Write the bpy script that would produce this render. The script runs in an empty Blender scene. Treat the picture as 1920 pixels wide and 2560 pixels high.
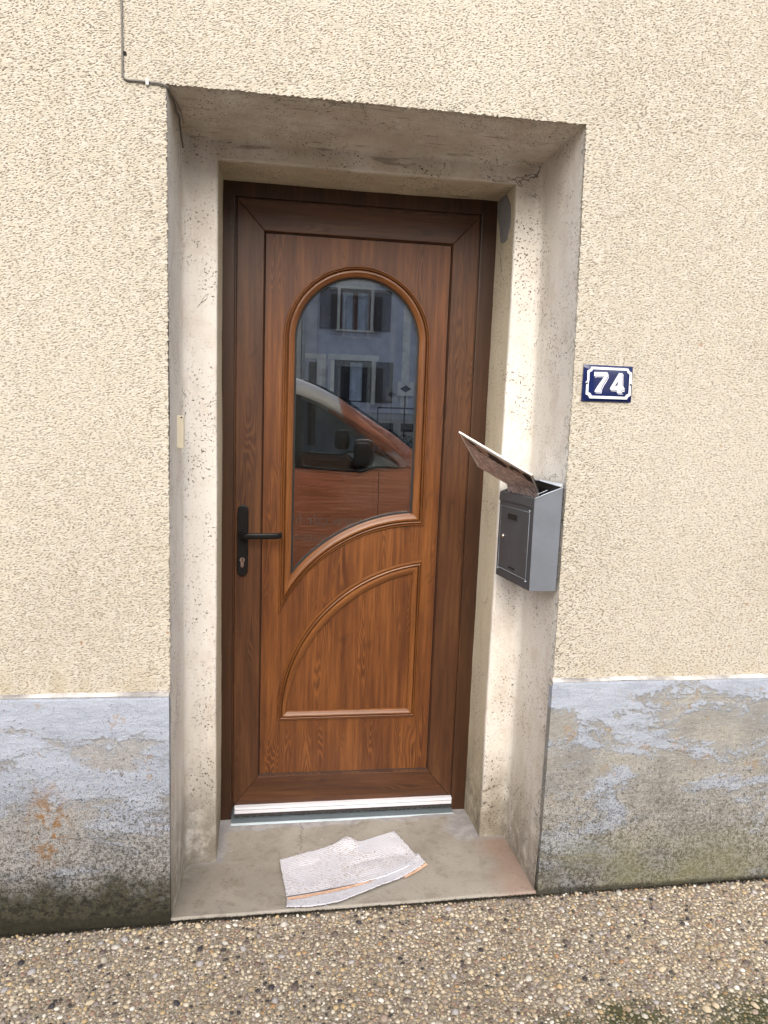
import bpy, bmesh, math, random
import numpy as np
from mathutils import Vector, Matrix
random.seed(7); rng = np.random.default_rng(7)
SC = bpy.context.scene
COL = SC.collection

# ------------------------------------------------------------------ camera
cd = bpy.data.cameras.new('camera'); cam = bpy.data.objects.new('camera', cd); COL.objects.link(cam)
cd.sensor_fit = 'HORIZONTAL'; cd.sensor_width = 36; cd.lens = 34.246
cd.clip_start = 0.05; cd.clip_end = 600
cam.matrix_world = Matrix((
    (0.9892018785577298, 0.015323121485549672, 0.14575611618658563, 0.184),
    (-0.14189941492855257, -0.14865427817752763, 0.9786554355964374, 0.0),
    (0.03666332637381447, -0.9887705029618639, -0.14487474925517507, 0.0),
    (0, 0, 0, 1)))
Rw = np.array([[0.9892018785577298, -0.015323121485549672, -0.14575611618658563],
               [-0.14189941492855257, 0.14865427817752763, -0.9786554355964374],
               [0.03666332637381447, 0.9887705029618639, 0.14487474925517507]])
# rows above are right, up and back axes seen from the camera written as columns of the pose
right, up, back = Rw[:, 0], Rw[:, 1], Rw[:, 2]
cam.matrix_world = Matrix(((right[0], up[0], back[0], 0.184), (right[1], up[1], back[1], -2.4888),
                           (right[2], up[2], back[2], 1.4978), (0, 0, 0, 1)))
SC.camera = cam

# ------------------------------------------------------------------ light
SUN_DIR = Vector((-0.10, -0.80, 0.59)).normalized()
w = bpy.data.worlds.new('World'); SC.world = w; w.use_nodes = True
wn = w.node_tree; wn.nodes.clear()
sky = wn.nodes.new('ShaderNodeTexSky'); sky.sky_type = 'NISHITA'; sky.sun_disc = False
sky.sun_elevation = math.asin(SUN_DIR.z); sky.sun_rotation = math.atan2(SUN_DIR.x, SUN_DIR.y)
sky.air_density = 1.0; sky.dust_density = 4.0; sky.ozone_density = 1.0
hs = wn.nodes.new('ShaderNodeHueSaturation'); hs.inputs['Saturation'].default_value = 0.7
bgn = wn.nodes.new('ShaderNodeBackground'); bgn.inputs['Strength'].default_value = 0.15
wo = wn.nodes.new('ShaderNodeOutputWorld')
wn.links.new(sky.outputs[0], hs.inputs['Color']); wn.links.new(hs.outputs[0], bgn.inputs[0]); wn.links.new(bgn.outputs[0], wo.inputs[0])
sd = bpy.data.lights.new('sun', 'SUN'); sd.energy = 1.15; sd.angle = math.radians(75); sd.color = (1.0, 0.955, 0.89)
sun = bpy.data.objects.new('sun', sd); COL.objects.link(sun)
sun.rotation_euler = SUN_DIR.to_track_quat('Z', 'Y').to_euler()
vs = SC.view_settings; vs.view_transform = 'Standard'; vs.look = 'None'; vs.gamma = 1.0; vs.use_curve_mapping = False
vs.exposure = 0.92
SC.render.engine = 'CYCLES'

# ------------------------------------------------------------------ object helpers
def tag(o, label=None, cat=None, group=None, kind=None):
    if label: o['label'] = label
    if cat: o['category'] = cat
    if group: o['group'] = group
    if kind: o['kind'] = kind
    return o
def thing(name, loc, label, cat, group=None):
    o = bpy.data.objects.new(name, None); o.location = loc; o.empty_display_size = .1
    COL.objects.link(o); return tag(o, label, cat, group)
def root_of(o):
    while o.parent: o = o.parent
    return o
def link(name, me, mat, parent=None):
    if mat is not None and not me.materials: me.materials.append(mat)
    o = bpy.data.objects.new(name, me); COL.objects.link(o)
    if parent is not None:
        o.parent = parent
        if parent.parent is None: o.matrix_parent_inverse = Matrix.Translation(-parent.location)
    return o
def mesh(name, V, F, mat, parent=None, uv=None, smooth=False):
    me = bpy.data.meshes.new(name); me.from_pydata([tuple(map(float, v)) for v in V], [], [tuple(f) for f in F])
    bm = bmesh.new(); bm.from_mesh(me); bmesh.ops.recalc_face_normals(bm, faces=bm.faces); bm.to_mesh(me); bm.free()
    if uv is not None:
        l = me.uv_layers.new(name='UVMap'); idx = np.zeros(len(me.loops), int); me.loops.foreach_get('vertex_index', idx)
        l.data.foreach_set('uv', np.asarray(uv, float)[idx].ravel())
    if smooth: me.polygons.foreach_set('use_smooth', [True]*len(me.polygons))
    return link(name, me, mat, parent)
def grid_faces(n, m, close_m=False):
    F = []
    for i in range(n-1):
        for j in range(m if close_m else m-1):
            F.append((i*m+j, i*m+(j+1) % m, (i+1)*m+(j+1) % m, (i+1)*m+j))
    return F
def grid(name, P, mat, parent=None, uv=None, smooth=True):
    P = np.asarray(P, float); n, m = P.shape[:2]
    return mesh(name, P.reshape(-1, 3), grid_faces(n, m), mat, parent, None if uv is None else np.asarray(uv).reshape(-1, 2), smooth)
def box(name, lo, hi, mat, parent=None, bev=0.0, seg=2, uvh=False):
    bm = bmesh.new(); bmesh.ops.create_cube(bm, size=1)
    for v in bm.verts: v.co = Vector([lo[k]+(v.co[k]+.5)*(hi[k]-lo[k]) for k in range(3)])
    if bev > 0: bmesh.ops.bevel(bm, geom=bm.edges[:], offset=bev, segments=seg, affect='EDGES', profile=.6)
    uvl = bm.loops.layers.uv.new('UVMap')
    for f in bm.faces:
        for l in f.loops:
            c = l.vert.co; l[uvl].uv = (c.z+c.y, c.x) if uvh else (c.x+c.y, c.z)
    me = bpy.data.meshes.new(name); bm.to_mesh(me); bm.free()
    return link(name, me, mat, parent)
def prism_xz(name, pts, y0, y1, mat, parent=None, bev=0, uvh=False, holes=()):
    """polygon in the x-z plane, front at y0, back at y1"""
    bm = bmesh.new(); E = []
    loops = [pts]+list(holes); rings = []
    for lp in loops:
        vs_ = [bm.verts.new((p[0], y0, p[1])) for p in lp]; rings.append(vs_)
        for i in range(len(vs_)): E.append(bm.edges.new((vs_[i], vs_[(i+1) % len(vs_)])))
    if holes: bmesh.ops.triangle_fill(bm, use_beauty=True, use_dissolve=False, edges=E)
    else: bm.faces.new(rings[0])
    fr = bm.faces[:]
    r = bmesh.ops.extrude_face_region(bm, geom=fr)
    for g in r['geom']:
        if isinstance(g, bmesh.types.BMVert): g.co.y = y1
    bmesh.ops.recalc_face_normals(bm, faces=bm.faces)
    if bev > 0:
        es = [e for e in bm.edges if len(e.link_faces) == 2 and e.calc_face_angle(0) > .6 and abs(e.verts[0].co.y-y0) < 1e-6 and abs(e.verts[1].co.y-y0) < 1e-6]
        bmesh.ops.bevel(bm, geom=es, offset=bev, segments=2, affect='EDGES', profile=.5)
    uvl = bm.loops.layers.uv.new('UVMap')
    for f in bm.faces:
        for l in f.loops:
            c = l.vert.co; l[uvl].uv = (c.z+c.y, c.x) if uvh else (c.x+c.y, c.z)
    me = bpy.data.meshes.new(name); bm.to_mesh(me); bm.free()
    return link(name, me, mat, parent)
def tube(name, pts, r, mat, parent=None, seg=8, caps=True):
    P = [Vector(p) for p in pts]; V = []; n = len(P); rr = r if hasattr(r, '__len__') else [r]*n
    ref = None
    for i in range(n):
        t = (P[min(i+1, n-1)]-P[max(i-1, 0)]).normalized()
        if ref is None: ref = t.orthogonal().normalized()
        a = (ref-t*ref.dot(t)).normalized(); b = t.cross(a); ref = a
        for k in range(seg):
            th = 2*math.pi*k/seg; V.append(P[i]+(a*math.cos(th)+b*math.sin(th))*rr[i])
    F = grid_faces(n, seg, True)
    if caps: F += [tuple(range(seg))[::-1], tuple(range((n-1)*seg, n*seg))]
    return mesh(name, V, F, mat, parent, smooth=True)
def lathe_x(name, prof, c, mat, parent, seg=28, axis='y'):
    V = []
    for a, r in prof:
        for k in range(seg):
            th = 2*math.pi*k/seg
            V.append((c[0]+r*math.cos(th), c[1]+a, c[2]+r*math.sin(th)))
    F = grid_faces(len(prof), seg, True)+[tuple(range(seg)), tuple(range((len(prof)-1)*seg, len(prof)*seg))]
    return mesh(name, V, F, mat, parent, smooth=False)
_k = rng.normal(size=(3, 14, 3)); _ph = rng.uniform(0, 6.28, (3, 14))
def wob(P, scale, s=0):
    """smooth pseudo-noise about -1..1"""
    P = np.asarray(P, float); k = _k[s]/np.linalg.norm(_k[s], axis=1)[:, None]*np.linspace(.5, 1.6, 14)[:, None]
    return (np.sin(P@k.T*scale+_ph[s])).sum(-1)/4.5

# ------------------------------------------------------------------ material helpers
Y0_ = -.5293
class MT:
    def __init__(s, name, rough=.6, spec=.5, metal=0.):
        s.m = bpy.data.materials.new(name); s.m.use_nodes = True; s.t = s.m.node_tree
        s.b = s.t.nodes['Principled BSDF']; s.b.inputs['Roughness'].default_value = rough
        s.b.inputs['Metallic'].default_value = metal; s.b.inputs['Specular IOR Level'].default_value = spec
        s.tc = s.t.nodes.new('ShaderNodeTexCoord')
    def L(s, a, b): s.t.links.new(a, b)
    def obj(s): return s.tc.outputs['Object']
    def uv(s): return s.tc.outputs['UV']
    def map(s, vec, scale=(1, 1, 1), rot=(0, 0, 0), loc=(0, 0, 0)):
        n = s.t.nodes.new('ShaderNodeMapping'); n.inputs['Scale'].default_value = scale; n.inputs['Rotation'].default_value = rot
        n.inputs['Location'].default_value = loc; s.L(vec, n.inputs[0]); return n.outputs[0]
    def noise(s, vec, scale=5, detail=2, rough=.5, dist=0.):
        n = s.t.nodes.new('ShaderNodeTexNoise'); n.inputs['Scale'].default_value = scale; n.inputs['Detail'].default_value = detail
        n.inputs['Roughness'].default_value = rough; n.inputs['Distortion'].default_value = dist; s.L(vec, n.inputs['Vector']); return n.outputs[0]
    def vor(s, vec, scale=5, feature='F1', out=0, rnd=1):
        n = s.t.nodes.new('ShaderNodeTexVoronoi'); n.feature = feature; n.inputs['Scale'].default_value = scale
        n.inputs['Randomness'].default_value = rnd; s.L(vec, n.inputs['Vector']); return n.outputs[out]
    def math(s, op, a, b=None, c=None, clamp=False):
        n = s.t.nodes.new('ShaderNodeMath'); n.operation = op; n.use_clamp = clamp
        for i, v in enumerate((a, b, c)):
            if v is None: continue
            if isinstance(v, (int, float)): n.inputs[i].default_value = v
            else: s.L(v, n.inputs[i])
        return n.outputs[0]
    def rng(s, v, a, b, c=0., d=1., smooth=True):
        n = s.t.nodes.new('ShaderNodeMapRange'); n.interpolation_type = 'SMOOTHSTEP' if smooth else 'LINEAR'
        for i, x in enumerate((a, b, c, d)): n.inputs[i+1].default_value = x
        s.L(v, n.inputs[0]); return n.outputs[0]
    def xyz(s, vec):
        n = s.t.nodes.new('ShaderNodeSeparateXYZ'); s.L(vec, n.inputs[0]); return n.outputs
    def ramp(s, fac, stops, const=False):
        n = s.t.nodes.new('ShaderNodeValToRGB'); e = n.color_ramp.elements
        n.color_ramp.interpolation = 'CONSTANT' if const else 'LINEAR'
        e[0].position = stops[0][0]; e[0].color = (*stops[0][1], 1); e[1].position = stops[1][0]; e[1].color = (*stops[1][1], 1)
        for p, c in stops[2:]: q = e.new(p); q.color = (*c, 1)
        s.L(fac, n.inputs[0]); return n.outputs[0]
    def mix(s, f, a, b, mode='MIX'):
        n = s.t.nodes.new('ShaderNodeMix'); n.data_type = 'RGBA'; n.blend_type = mode
        if isinstance(f, (int, float)): n.inputs[0].default_value = f
        else: s.L(f, n.inputs[0])
        for i, v in ((6, a), (7, b)):
            if isinstance(v, tuple): n.inputs[i].default_value = (*v, 1)
            else: s.L(v, n.inputs[i])
        return n.outputs[2]
    def col(s, c):
        if isinstance(c, tuple): s.b.inputs['Base Color'].default_value = (*c, 1)
        else: s.L(c, s.b.inputs['Base Color'])
    def bump(s, h, dist=.002, strength=1.):
        n = s.t.nodes.new('ShaderNodeBump'); n.inputs['Distance'].default_value = dist; n.inputs['Strength'].default_value = strength
        s.L(h, n.inputs['Height']); s.L(n.outputs[0], s.b.inputs['Normal'])
def simple(name, c, rough=.6, metal=0., bs=0, bd=.0005, var=.12, vscale=6, spec=.5):
    m = MT(name, rough, spec, metal); n = m.noise(m.obj(), vscale, 4, .6)
    m.col(m.mix(m.rng(n, .3, .7), tuple(x*(1-var) for x in c), tuple(min(1, x*(1+var)) for x in c)))
    if bs: m.bump(m.noise(m.obj(), bs, 2), bd, .6)
    return m.m

# roughcast
def mat_roughcast():
    m = MT('roughcast', .92, .2); P = m.obj()
    x, y, z = m.xyz(P)
    warp = m.map(P, (1, 1, 1), (0, math.radians(20), 0)); an = m.map(warp, (.58, 1, 1.25))
    n1 = m.noise(an, 270, .3, .5, .25); n2 = m.noise(P, 560, 1, .5)
    vd = m.vor(m.map(an, (1, 1, 1.15)), 205, 'F1', 0); n3 = m.noise(P, 60, 1, .5)
    h = m.math('ADD', m.math('ADD', m.math('MULTIPLY', n1, .52), m.math('MULTIPLY', n2, .16)), m.math('MULTIPLY', vd, .34))
    pit = m.rng(h, .395, .468)
    big = m.rng(m.noise(P, 1.3, 3, .6), .3, .7)
    c = m.mix(big, (.495, .452, .368), (.55, .508, .420))
    c = m.mix(m.rng(n3, .4, .75), c, (.56, .525, .45))
    pd = m.rng(m.noise(P, .9, 3, .6), .35, .65, .62, .85); c = m.mix(m.math('MULTIPLY', m.math('SUBTRACT', 1., pit), pd), c, (.155, .122, .085))
    c = m.mix(m.math('MULTIPLY', m.rng(m.noise(m.map(P, (1.6, 1, .35)), 2.2, 4, .6), .5, .72), .14), c, (.36, .33, .27))
    # rust freckles and run-off stains
    fr = m.math('MULTIPLY', m.rng(m.noise(P, 45, 2, .5), .70, .76), m.rng(m.noise(P, 2.2, 2), .5, .62))
    c = m.mix(m.math('MULTIPLY', fr, .6), c, (.33, .17, .08))
    st = m.math('MULTIPLY', m.rng(z, .705, .80, 1, 0), m.rng(m.noise(m.map(P, (6, 6, 1.2)), 4, 3), .42, .65))
    c = m.mix(m.math('MULTIPLY', st, .35), c, (.40, .33, .2))
    m.col(c); hh = m.math('ADD', m.rng(h, .33, .58, smooth=False), m.math('MULTIPLY', n3, .5))
    m.bump(hh, .0019, .8); return m.m
def mat_plaster(name, dirty=0.):
    m = MT(name, .88, .2); P = m.obj(); x, y, z = m.xyz(P)
    a = m.rng(m.noise(m.map(P, (1, 1, .25)), 5, 4, .6), .3, .7)
    c = m.mix(a, (.74, .705, .645), (.82, .785, .72))
    c = m.mix(m.math('MULTIPLY', m.rng(m.noise(P, 9, 4, .65), .45, .7), .45), c, (.60, .51, .43))
    inner = m.rng(y, -.196, -.186)                       # yellow-cream paint beside the door frame
    c = m.mix(inner, c, m.mix(a, (.60, .54, .40), (.68, .61, .47)))
    gl = m.rng(z, .0, .95, 1, 0); gn = m.noise(m.map(P, (1, 1, .3)), 11, 5, .65)
    ge = m.math('MULTIPLY', gl, m.rng(gn, .30, .60))
    c = m.mix(m.math('MULTIPLY', ge, .55), c, (.44, .37, .26))
    low = m.math('MULTIPLY', m.rng(z, .02, .42, 1, 0), m.rng(m.noise(P, 16, 5, .7), .24, .60))
    c = m.mix(m.math('MULTIPLY', low, .75), c, (.17, .15, .11))
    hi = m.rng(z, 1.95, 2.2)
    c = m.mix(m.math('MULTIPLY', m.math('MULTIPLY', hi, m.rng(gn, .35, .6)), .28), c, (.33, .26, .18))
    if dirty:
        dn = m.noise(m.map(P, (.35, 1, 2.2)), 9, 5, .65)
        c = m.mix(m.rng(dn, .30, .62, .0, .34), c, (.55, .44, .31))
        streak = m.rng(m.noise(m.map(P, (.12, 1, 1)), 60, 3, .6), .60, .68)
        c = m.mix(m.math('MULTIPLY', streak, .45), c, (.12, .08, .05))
    pn = m.noise(P, 150, 2, .6); area = m.rng(m.noise(P, 7, 3), .42, .62)
    pits = m.math('MULTIPLY', m.rng(pn, .40, .30), m.math('ADD', .30, area), clamp=True)
    c = m.mix(pits, c, (.13, .10, .075))
    ed = m.math('MULTIPLY', m.rng(m.math('ADD', y, m.math('MULTIPLY', m.math('SUBTRACT', m.noise(P, 8, 3), .5), .12)), Y0_+.01, Y0_+.055, 1, 0), m.rng(m.noise(P, 70, 4, .8), .52, .60))
    c = m.mix(m.math('MULTIPLY', ed, .7), c, (.16, .15, .14))
    # hairline cracks
    ck = m.vor(m.map(m.t.nodes[-1].outputs[0] if False else P, (1, 1, .7)), 5.5, 'DISTANCE_TO_EDGE', 0)
    dn2 = m.noise(P, 14, 4, .7); ckd = m.math('ADD', ck, m.math('MULTIPLY', m.math('SUBTRACT', dn2, .5), .16))
    cr = m.math('MULTIPLY', m.math('LESS_THAN', m.math('ABSOLUTE', ckd), .0045), m.rng(m.noise(P, 3.1, 2), .56, .60))
    c = m.mix(m.math('MULTIPLY', cr, .75), c, (.10, .08, .06))
    m.col(c)
    hh = m.math('ADD', m.math('MULTIPLY', m.noise(P, 170, 3, .6), .5), m.math('ADD', m.noise(m.map(P, (1, 1, .3)), 30, 3), m.math('MULTIPLY', pits, -.9)))
    m.bump(hh, .003, .9); return m.m
def mat_plinth():
    m = MT('plinth_paint', .85, .25); P = m.obj(); x, y, z = m.xyz(P)
    left = m.rng(x, .2, .7, 1, 0)
    base = m.mix(m.rng(m.noise(P, 6, 4, .65), .35, .65), m.mix(left, (.26, .255, .235), (.25, .25, .245)), m.mix(left, (.36, .345, .305), (.36, .355, .345)))
    nb = m.noise(m.map(P, (1, 1, 2.4), (0, math.radians(-12), 0)), 3.6, 6, .62, .6)
    fine = m.noise(P, 75, 4, .75)
    zz = m.rng(z, .08, .72, -.20, .17, False)
    zr = m.math('ADD', m.rng(z, .50, .74, -.045, .115, True), m.rng(x, 1.0, 1.25, .05, 0))
    thr = m.math('ADD', m.math('MULTIPLY', left, zz), m.math('MULTIPLY', m.math('SUBTRACT', 1., left), zr))
    pm = m.math('ADD', m.math('ADD', nb, thr), m.math('MULTIPLY', m.math('SUBTRACT', fine, .5), .30))
    paint = m.math('ADD', m.math('MULTIPLY', m.rng(pm, .485, .53), .62), m.math('MULTIPLY', m.rng(pm, .40, .58), .38))
    pc = m.mix(m.rng(m.noise(m.map(P, (1, 1, 3)), 7, 4, .7), .3, .7), (.33, .37, .44), (.43, .475, .56))
    c = m.mix(m.math('MULTIPLY', paint, .93), base, pc)
    # grime: freckles growing toward the ground
    f2 = m.noise(P, 210, 3, .75)
    lowf = m.rng(z, .05, .62, .15, -.02, False)
    spk = m.rng(m.math('ADD', f2, lowf), .60, .66)
    c = m.mix(m.math('MULTIPLY', spk, .85), c, (.085, .075, .055))
    g3 = m.noise(P, 115, 3, .8); gl_ = m.rng(z, .04, .60, .10, -.03, False)
    c = m.mix(m.math('MULTIPLY', m.rng(m.math('ADD', g3, gl_), .60, .67), .8), c, (.07, .062, .045))
    c = m.mix(m.math('MULTIPLY', m.rng(m.math('SUBTRACT', m.math('ADD', .06, gl_), g3), -.36, -.30), .55), c, (.50, .49, .46))
    bl = m.math('MULTIPLY', m.rng(m.noise(P, 5, 4, .7), .5, .66), m.rng(z, .1, .5, 1, 0))
    c = m.mix(m.math('MULTIPLY', bl, .45), c, (.13, .13, .115))
    gy = m.math('MULTIPLY', m.math('SUBTRACT', 1., left), m.math('MULTIPLY', m.rng(z, .04, .30, 1, 0), m.rng(m.noise(P, 4, 3), .36, .6)))
    c = m.mix(m.math('MULTIPLY', gy, .6), c, (.30, .29, .15))
    # dark moss foot on the left run
    mn = m.noise(P, 9, 5, .7); mz = m.math('ADD', z, m.math('MULTIPLY', m.math('SUBTRACT', mn, .5), -.26))
    moss = m.math('MULTIPLY', m.rng(mz, .09, .21, 1, 0), m.math('ADD', m.math('MULTIPLY', left, .72), .2))
    mossc = m.mix(m.rng(fine, .35, .65), (.012, .012, .006), (.075, .068, .038))
    c = m.mix(moss, c, mossc)
    # joint line of dirt right at the pavement
    jl = m.rng(m.math('ADD', z, m.math('MULTIPLY', m.math('SUBTRACT', mn, .5), -.04)), .045, .062, 1, 0)
    c = m.mix(m.math('MULTIPLY', jl, .75), c, (.035, .032, .02))
    # orange lichen patch
    d = m.t.nodes.new('ShaderNodeVectorMath'); d.operation = 'DISTANCE'; m.L(m.map(P, (1.5, 1, .8)), d.inputs[0]); d.inputs[1].default_value = (-.415*1.5, -.545, .325*.8)
    ol = m.math('MULTIPLY', m.rng(d.outputs['Value'], .03, .12, 1, 0), m.rng(m.noise(P, 38, 4, .75), .47, .58))
    c = m.mix(m.math('MULTIPLY', ol, .85), c, (.27, .13, .03))
    sc = m.math('MULTIPLY', m.rng(m.noise(P, 17, 4, .7), .60, .66), m.rng(z, .2, .5))
    c = m.mix(m.math('MULTIPLY', sc, .5), c, (.34, .24, .14))
    m.col(c)
    hh = m.math('ADD', m.math('MULTIPLY', f2, m.rng(z, .1, .75, 1.1, .35, False)), m.math('ADD', m.math('MULTIPLY', paint, .5), m.noise(m.map(P, (1, 1, 2)), 22, 4, .6)))
    hh = m.math('ADD', hh, m.math('MULTIPLY', g3, m.rng(z, .1, .7, 1.3, .3, False))); m.bump(hh, .0050, .95); return m.m
def mat_step():
    m = MT('step_cement', .82, .25); P = m.obj(); x, y, z = m.xyz(P)
    c = m.mix(m.rng(m.noise(P, 5, 5, .65), .3, .7), (.29, .265, .225), (.38, .35, .30))
    front = m.rng(m.math('ADD', y, m.math('MULTIPLY', m.math('SUBTRACT', m.noise(P, 6, 4), .5), .3)), -.54, -.34, 1, 0)
    c = m.mix(m.math('MULTIPLY', front, .7), c, (.42, .385, .325))
    c = m.mix(m.math('MULTIPLY', m.rng(m.noise(P, 13, 6, .75, .6), .50, .66), .42), c, (.185, .155, .115))
    c = m.mix(m.math('MULTIPLY', m.rng(m.noise(P, 34, 4, .8), .56, .68), .35), c, (.15, .125, .095))
    # fresh grey mortar along the door and the right-hand jamb
    wy = m.math('ADD', y, m.math('MULTIPLY', m.math('SUBTRACT', m.noise(P, 9, 5, .65), .5), .10))
    wx = m.math('ADD', x, m.math('MULTIPLY', m.math('SUBTRACT', m.noise(P, 11, 5, .65), .5), .12))
    g = m.math('MAXIMUM', m.rng(wy, -.062, -.048), m.math('MULTIPLY', m.rng(wx, .80, .83), m.rng(y, -.24, -.19)))
    g = m.math('MAXIMUM', g, m.math('MULTIPLY', m.rng(wx, .035, .015), m.rng(y, -.22, -.20)))
    c = m.mix(m.math('MULTIPLY', g, .9), c, m.mix(m.rng(m.noise(P, 30, 3), .3, .7), (.30, .285, .285), (.42, .405, .405)))
    # rust-red patch at the right corner
    rx = m.math('ADD', m.math('ADD', x, m.math('MULTIPLY', y, -.0)), m.math('MULTIPLY', m.math('SUBTRACT', m.noise(P, 7, 4), .5), .2))
    r = m.math('MULTIPLY', m.rng(rx, .84, .94), m.rng(y, -.20, -.24))
    c = m.mix(m.math('MULTIPLY', r, .42), c, (.30, .15, .105))
    sp = m.rng(m.noise(P, 140, 2, .7), .65, .70); c = m.mix(m.math('MULTIPLY', sp, .5), c, (.10, .08, .06))
    wsp = m.math('MULTIPLY', m.rng(m.noise(P, 55, 3, .8), .70, .73), m.rng(m.noise(P, 4, 2), .5, .6)); c = m.mix(m.math('MULTIPLY', wsp, .7), c, (.6, .58, .55))
    # one wandering crack
    nx = m.math('MULTIPLY', m.math('SUBTRACT', m.noise(m.map(P, (0, 1, 1)), 22, 4, .75), .5), .11)
    cx = m.math('ABSOLUTE', m.math('SUBTRACT', m.math('ADD', x, nx), .285))
    cr = m.math('MULTIPLY', m.math('LESS_THAN', cx, .0013), m.math('GREATER_THAN', y, -.185))
    cx2 = m.math('ABSOLUTE', m.math('SUBTRACT', m.math('ADD', x, nx), .045))
    cr = m.math('ADD', cr, m.math('MULTIPLY', m.math('MULTIPLY', m.math('LESS_THAN', cx2, .001), m.math('LESS_THAN', y, -.22)), .6))
    c = m.mix(m.math('MULTIPLY', cr, .8), c, (.07, .055, .04)); m.col(c)
    m.bump(m.math('ADD', m.noise(P, 120, 4, .65), m.noise(P, 22, 3)), .0016, .7); return m.m
def mat_wood(name, dark, mid, light, rough=.42, cath=1.0, bumpd=.0004):
    m = MT(name, rough, .45); U = m.uv()
    broad = m.noise(m.map(U, (11, .9, 1)), 1.6, 3, .55, .3)
    n1 = m.noise(m.map(U, (19, 2.0, 1), loc=(3.1, 1.7, 0)), 1.0, 1.5, .45, .15)
    arcs = m.math('SINE', m.math('MULTIPLY', n1, 150.))
    mask = m.rng(m.noise(m.map(U, (6, .8, 1), loc=(7, 2, 0)), 2.6, 2), .53, .60)
    st = m.noise(m.map(U, (260, 9, 1)), 1, 3, .65)
    st2 = m.noise(m.map(U, (60, 2.4, 1)), 1.2, 3, .6)
    knot = m.rng(m.noise(m.map(U, (9, 3.6, 1), loc=(1, 5, 0)), 1.3, 3, .7, .8), .60, .74)
    f = m.math('ADD', m.math('MULTIPLY', broad, .55), m.math('MULTIPLY', st2, .45))
    c = m.ramp(m.rng(f, .34, .68, smooth=False), [(0, dark), (1, light), (.5, mid)])
    c = m.mix(m.math('MULTIPLY', m.math('MULTIPLY', m.rng(arcs, .1, .95), mask), .36*cath), c, tuple(x*.55 for x in dark))
    c = m.mix(m.math('MULTIPLY', m.math('MULTIPLY', m.rng(arcs, -.3, -.95), mask), .36*cath), c, tuple(min(1, x*1.2) for x in light))
    c = m.mix(m.math('MULTIPLY', m.rng(st, .50, .70), .50), c, tuple(x*.5 for x in dark))
    c = m.mix(m.math('MULTIPLY', knot, .55*cath), c, tuple(x*.5 for x in dark)); m.col(c)
    m.bump(m.math('ADD', st, m.math('MULTIPLY', m.math('MULTIPLY', arcs, mask), .25)), bumpd, .6); return m.m

M = {}
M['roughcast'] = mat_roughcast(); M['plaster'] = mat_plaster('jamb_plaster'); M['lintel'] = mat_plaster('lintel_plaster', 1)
M['plinth'] = mat_plinth(); M['step'] = mat_step()
M['wood'] = mat_wood('golden_oak_panel', (.068, .021, .006), (.128, .043, .011), (.225, .083, .020))
M['wood_leaf'] = mat_wood('golden_oak_leaf', (.044, .017, .007), (.080, .031, .012), (.135, .057, .020))
M['wood_frame'] = mat_wood('golden_oak_frame', (.036, .015, .007), (.055, .023, .009), (.078, .034, .013), cath=.5)
M['wood_mould'] = mat_wood('golden_oak_moulding', (.10, .034, .010), (.170, .062, .017), (.255, .100, .029), rough=.33, cath=.2)
M['black'] = simple('black_coated_metal', (.004, .004, .004), .42, spec=.3)
M['gasket'] = simple('black_rubber', (.006, .006, .006), .6)
M['steel'] = simple('nickel_steel', (.72, .68, .62), .28, 1.)
M['alu'] = simple('grey_aluminium', (.27, .32, .35), .45, .5, var=.1)
M['white_alu'] = simple('white_lacquer', (.80, .80, .85), .35, var=.05)
M['brush'] = simple('brush_hair', (.05, .045, .045), .9, bs=900, bd=.002, var=.5, vscale=300)
M['trim'] = simple('ledge_white_paint', (.40, .385, .37), .8, bs=80, var=.5, vscale=14)
M['mortar'] = simple('grey_mortar', (.235, .235, .245), .9, bs=160, bd=.001, var=.15, vscale=14)
M['cream_plastic'] = simple('cream_plastic', (.74, .66, .50), .4, var=.05)
M['cable'] = simple('grey_cable', (.16, .15, .135), .6)
M['clip'] = simple('white_clip', (.75, .75, .73), .5)
M['hole'] = simple('dark_hole', (.01, .008, .006), .9)
M['hall'] = simple('hallway_paint', (.02, .019, .018), .9)
M['blue_enamel'] = simple('blue_enamel', (.008, .016, .082), .16, var=.08)
M['white_enamel'] = simple('white_enamel', (.78, .80, .86), .2, var=.03)
M['grey_enamel'] = simple('grey_outline_enamel', (.05, .07, .19), .25)
M['road'] = simple('asphalt', (.055, .055, .057), .9, bs=120, bd=.003, var=.25, vscale=20)

# ------------------------------------------------------------------ ground
Y0 = -0.5293; Y1 = -0.2047; KERB_Y = -2.72
def pav_z(x, y): return .022+.0126*(x+.094)+.014*(y-Y0)
def pav_x(x): return np.clip(x, -6, 8)
road = mesh('road', [(-250, -250, -.19), (250, -250, -.19), (250, .0, -.19), (-250, .0, -.19)], [(0, 1, 2, 3)], M['road'])
tag(road, kind='structure')
land = mesh('ground', [(-250, -.1, -.20), (250, -.1, -.20), (250, 250, -.20), (-250, 250, -.20)], [(0, 1, 2, 3)], simple('earth', (.12, .10, .07), .95))
tag(land, kind='structure')

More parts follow.
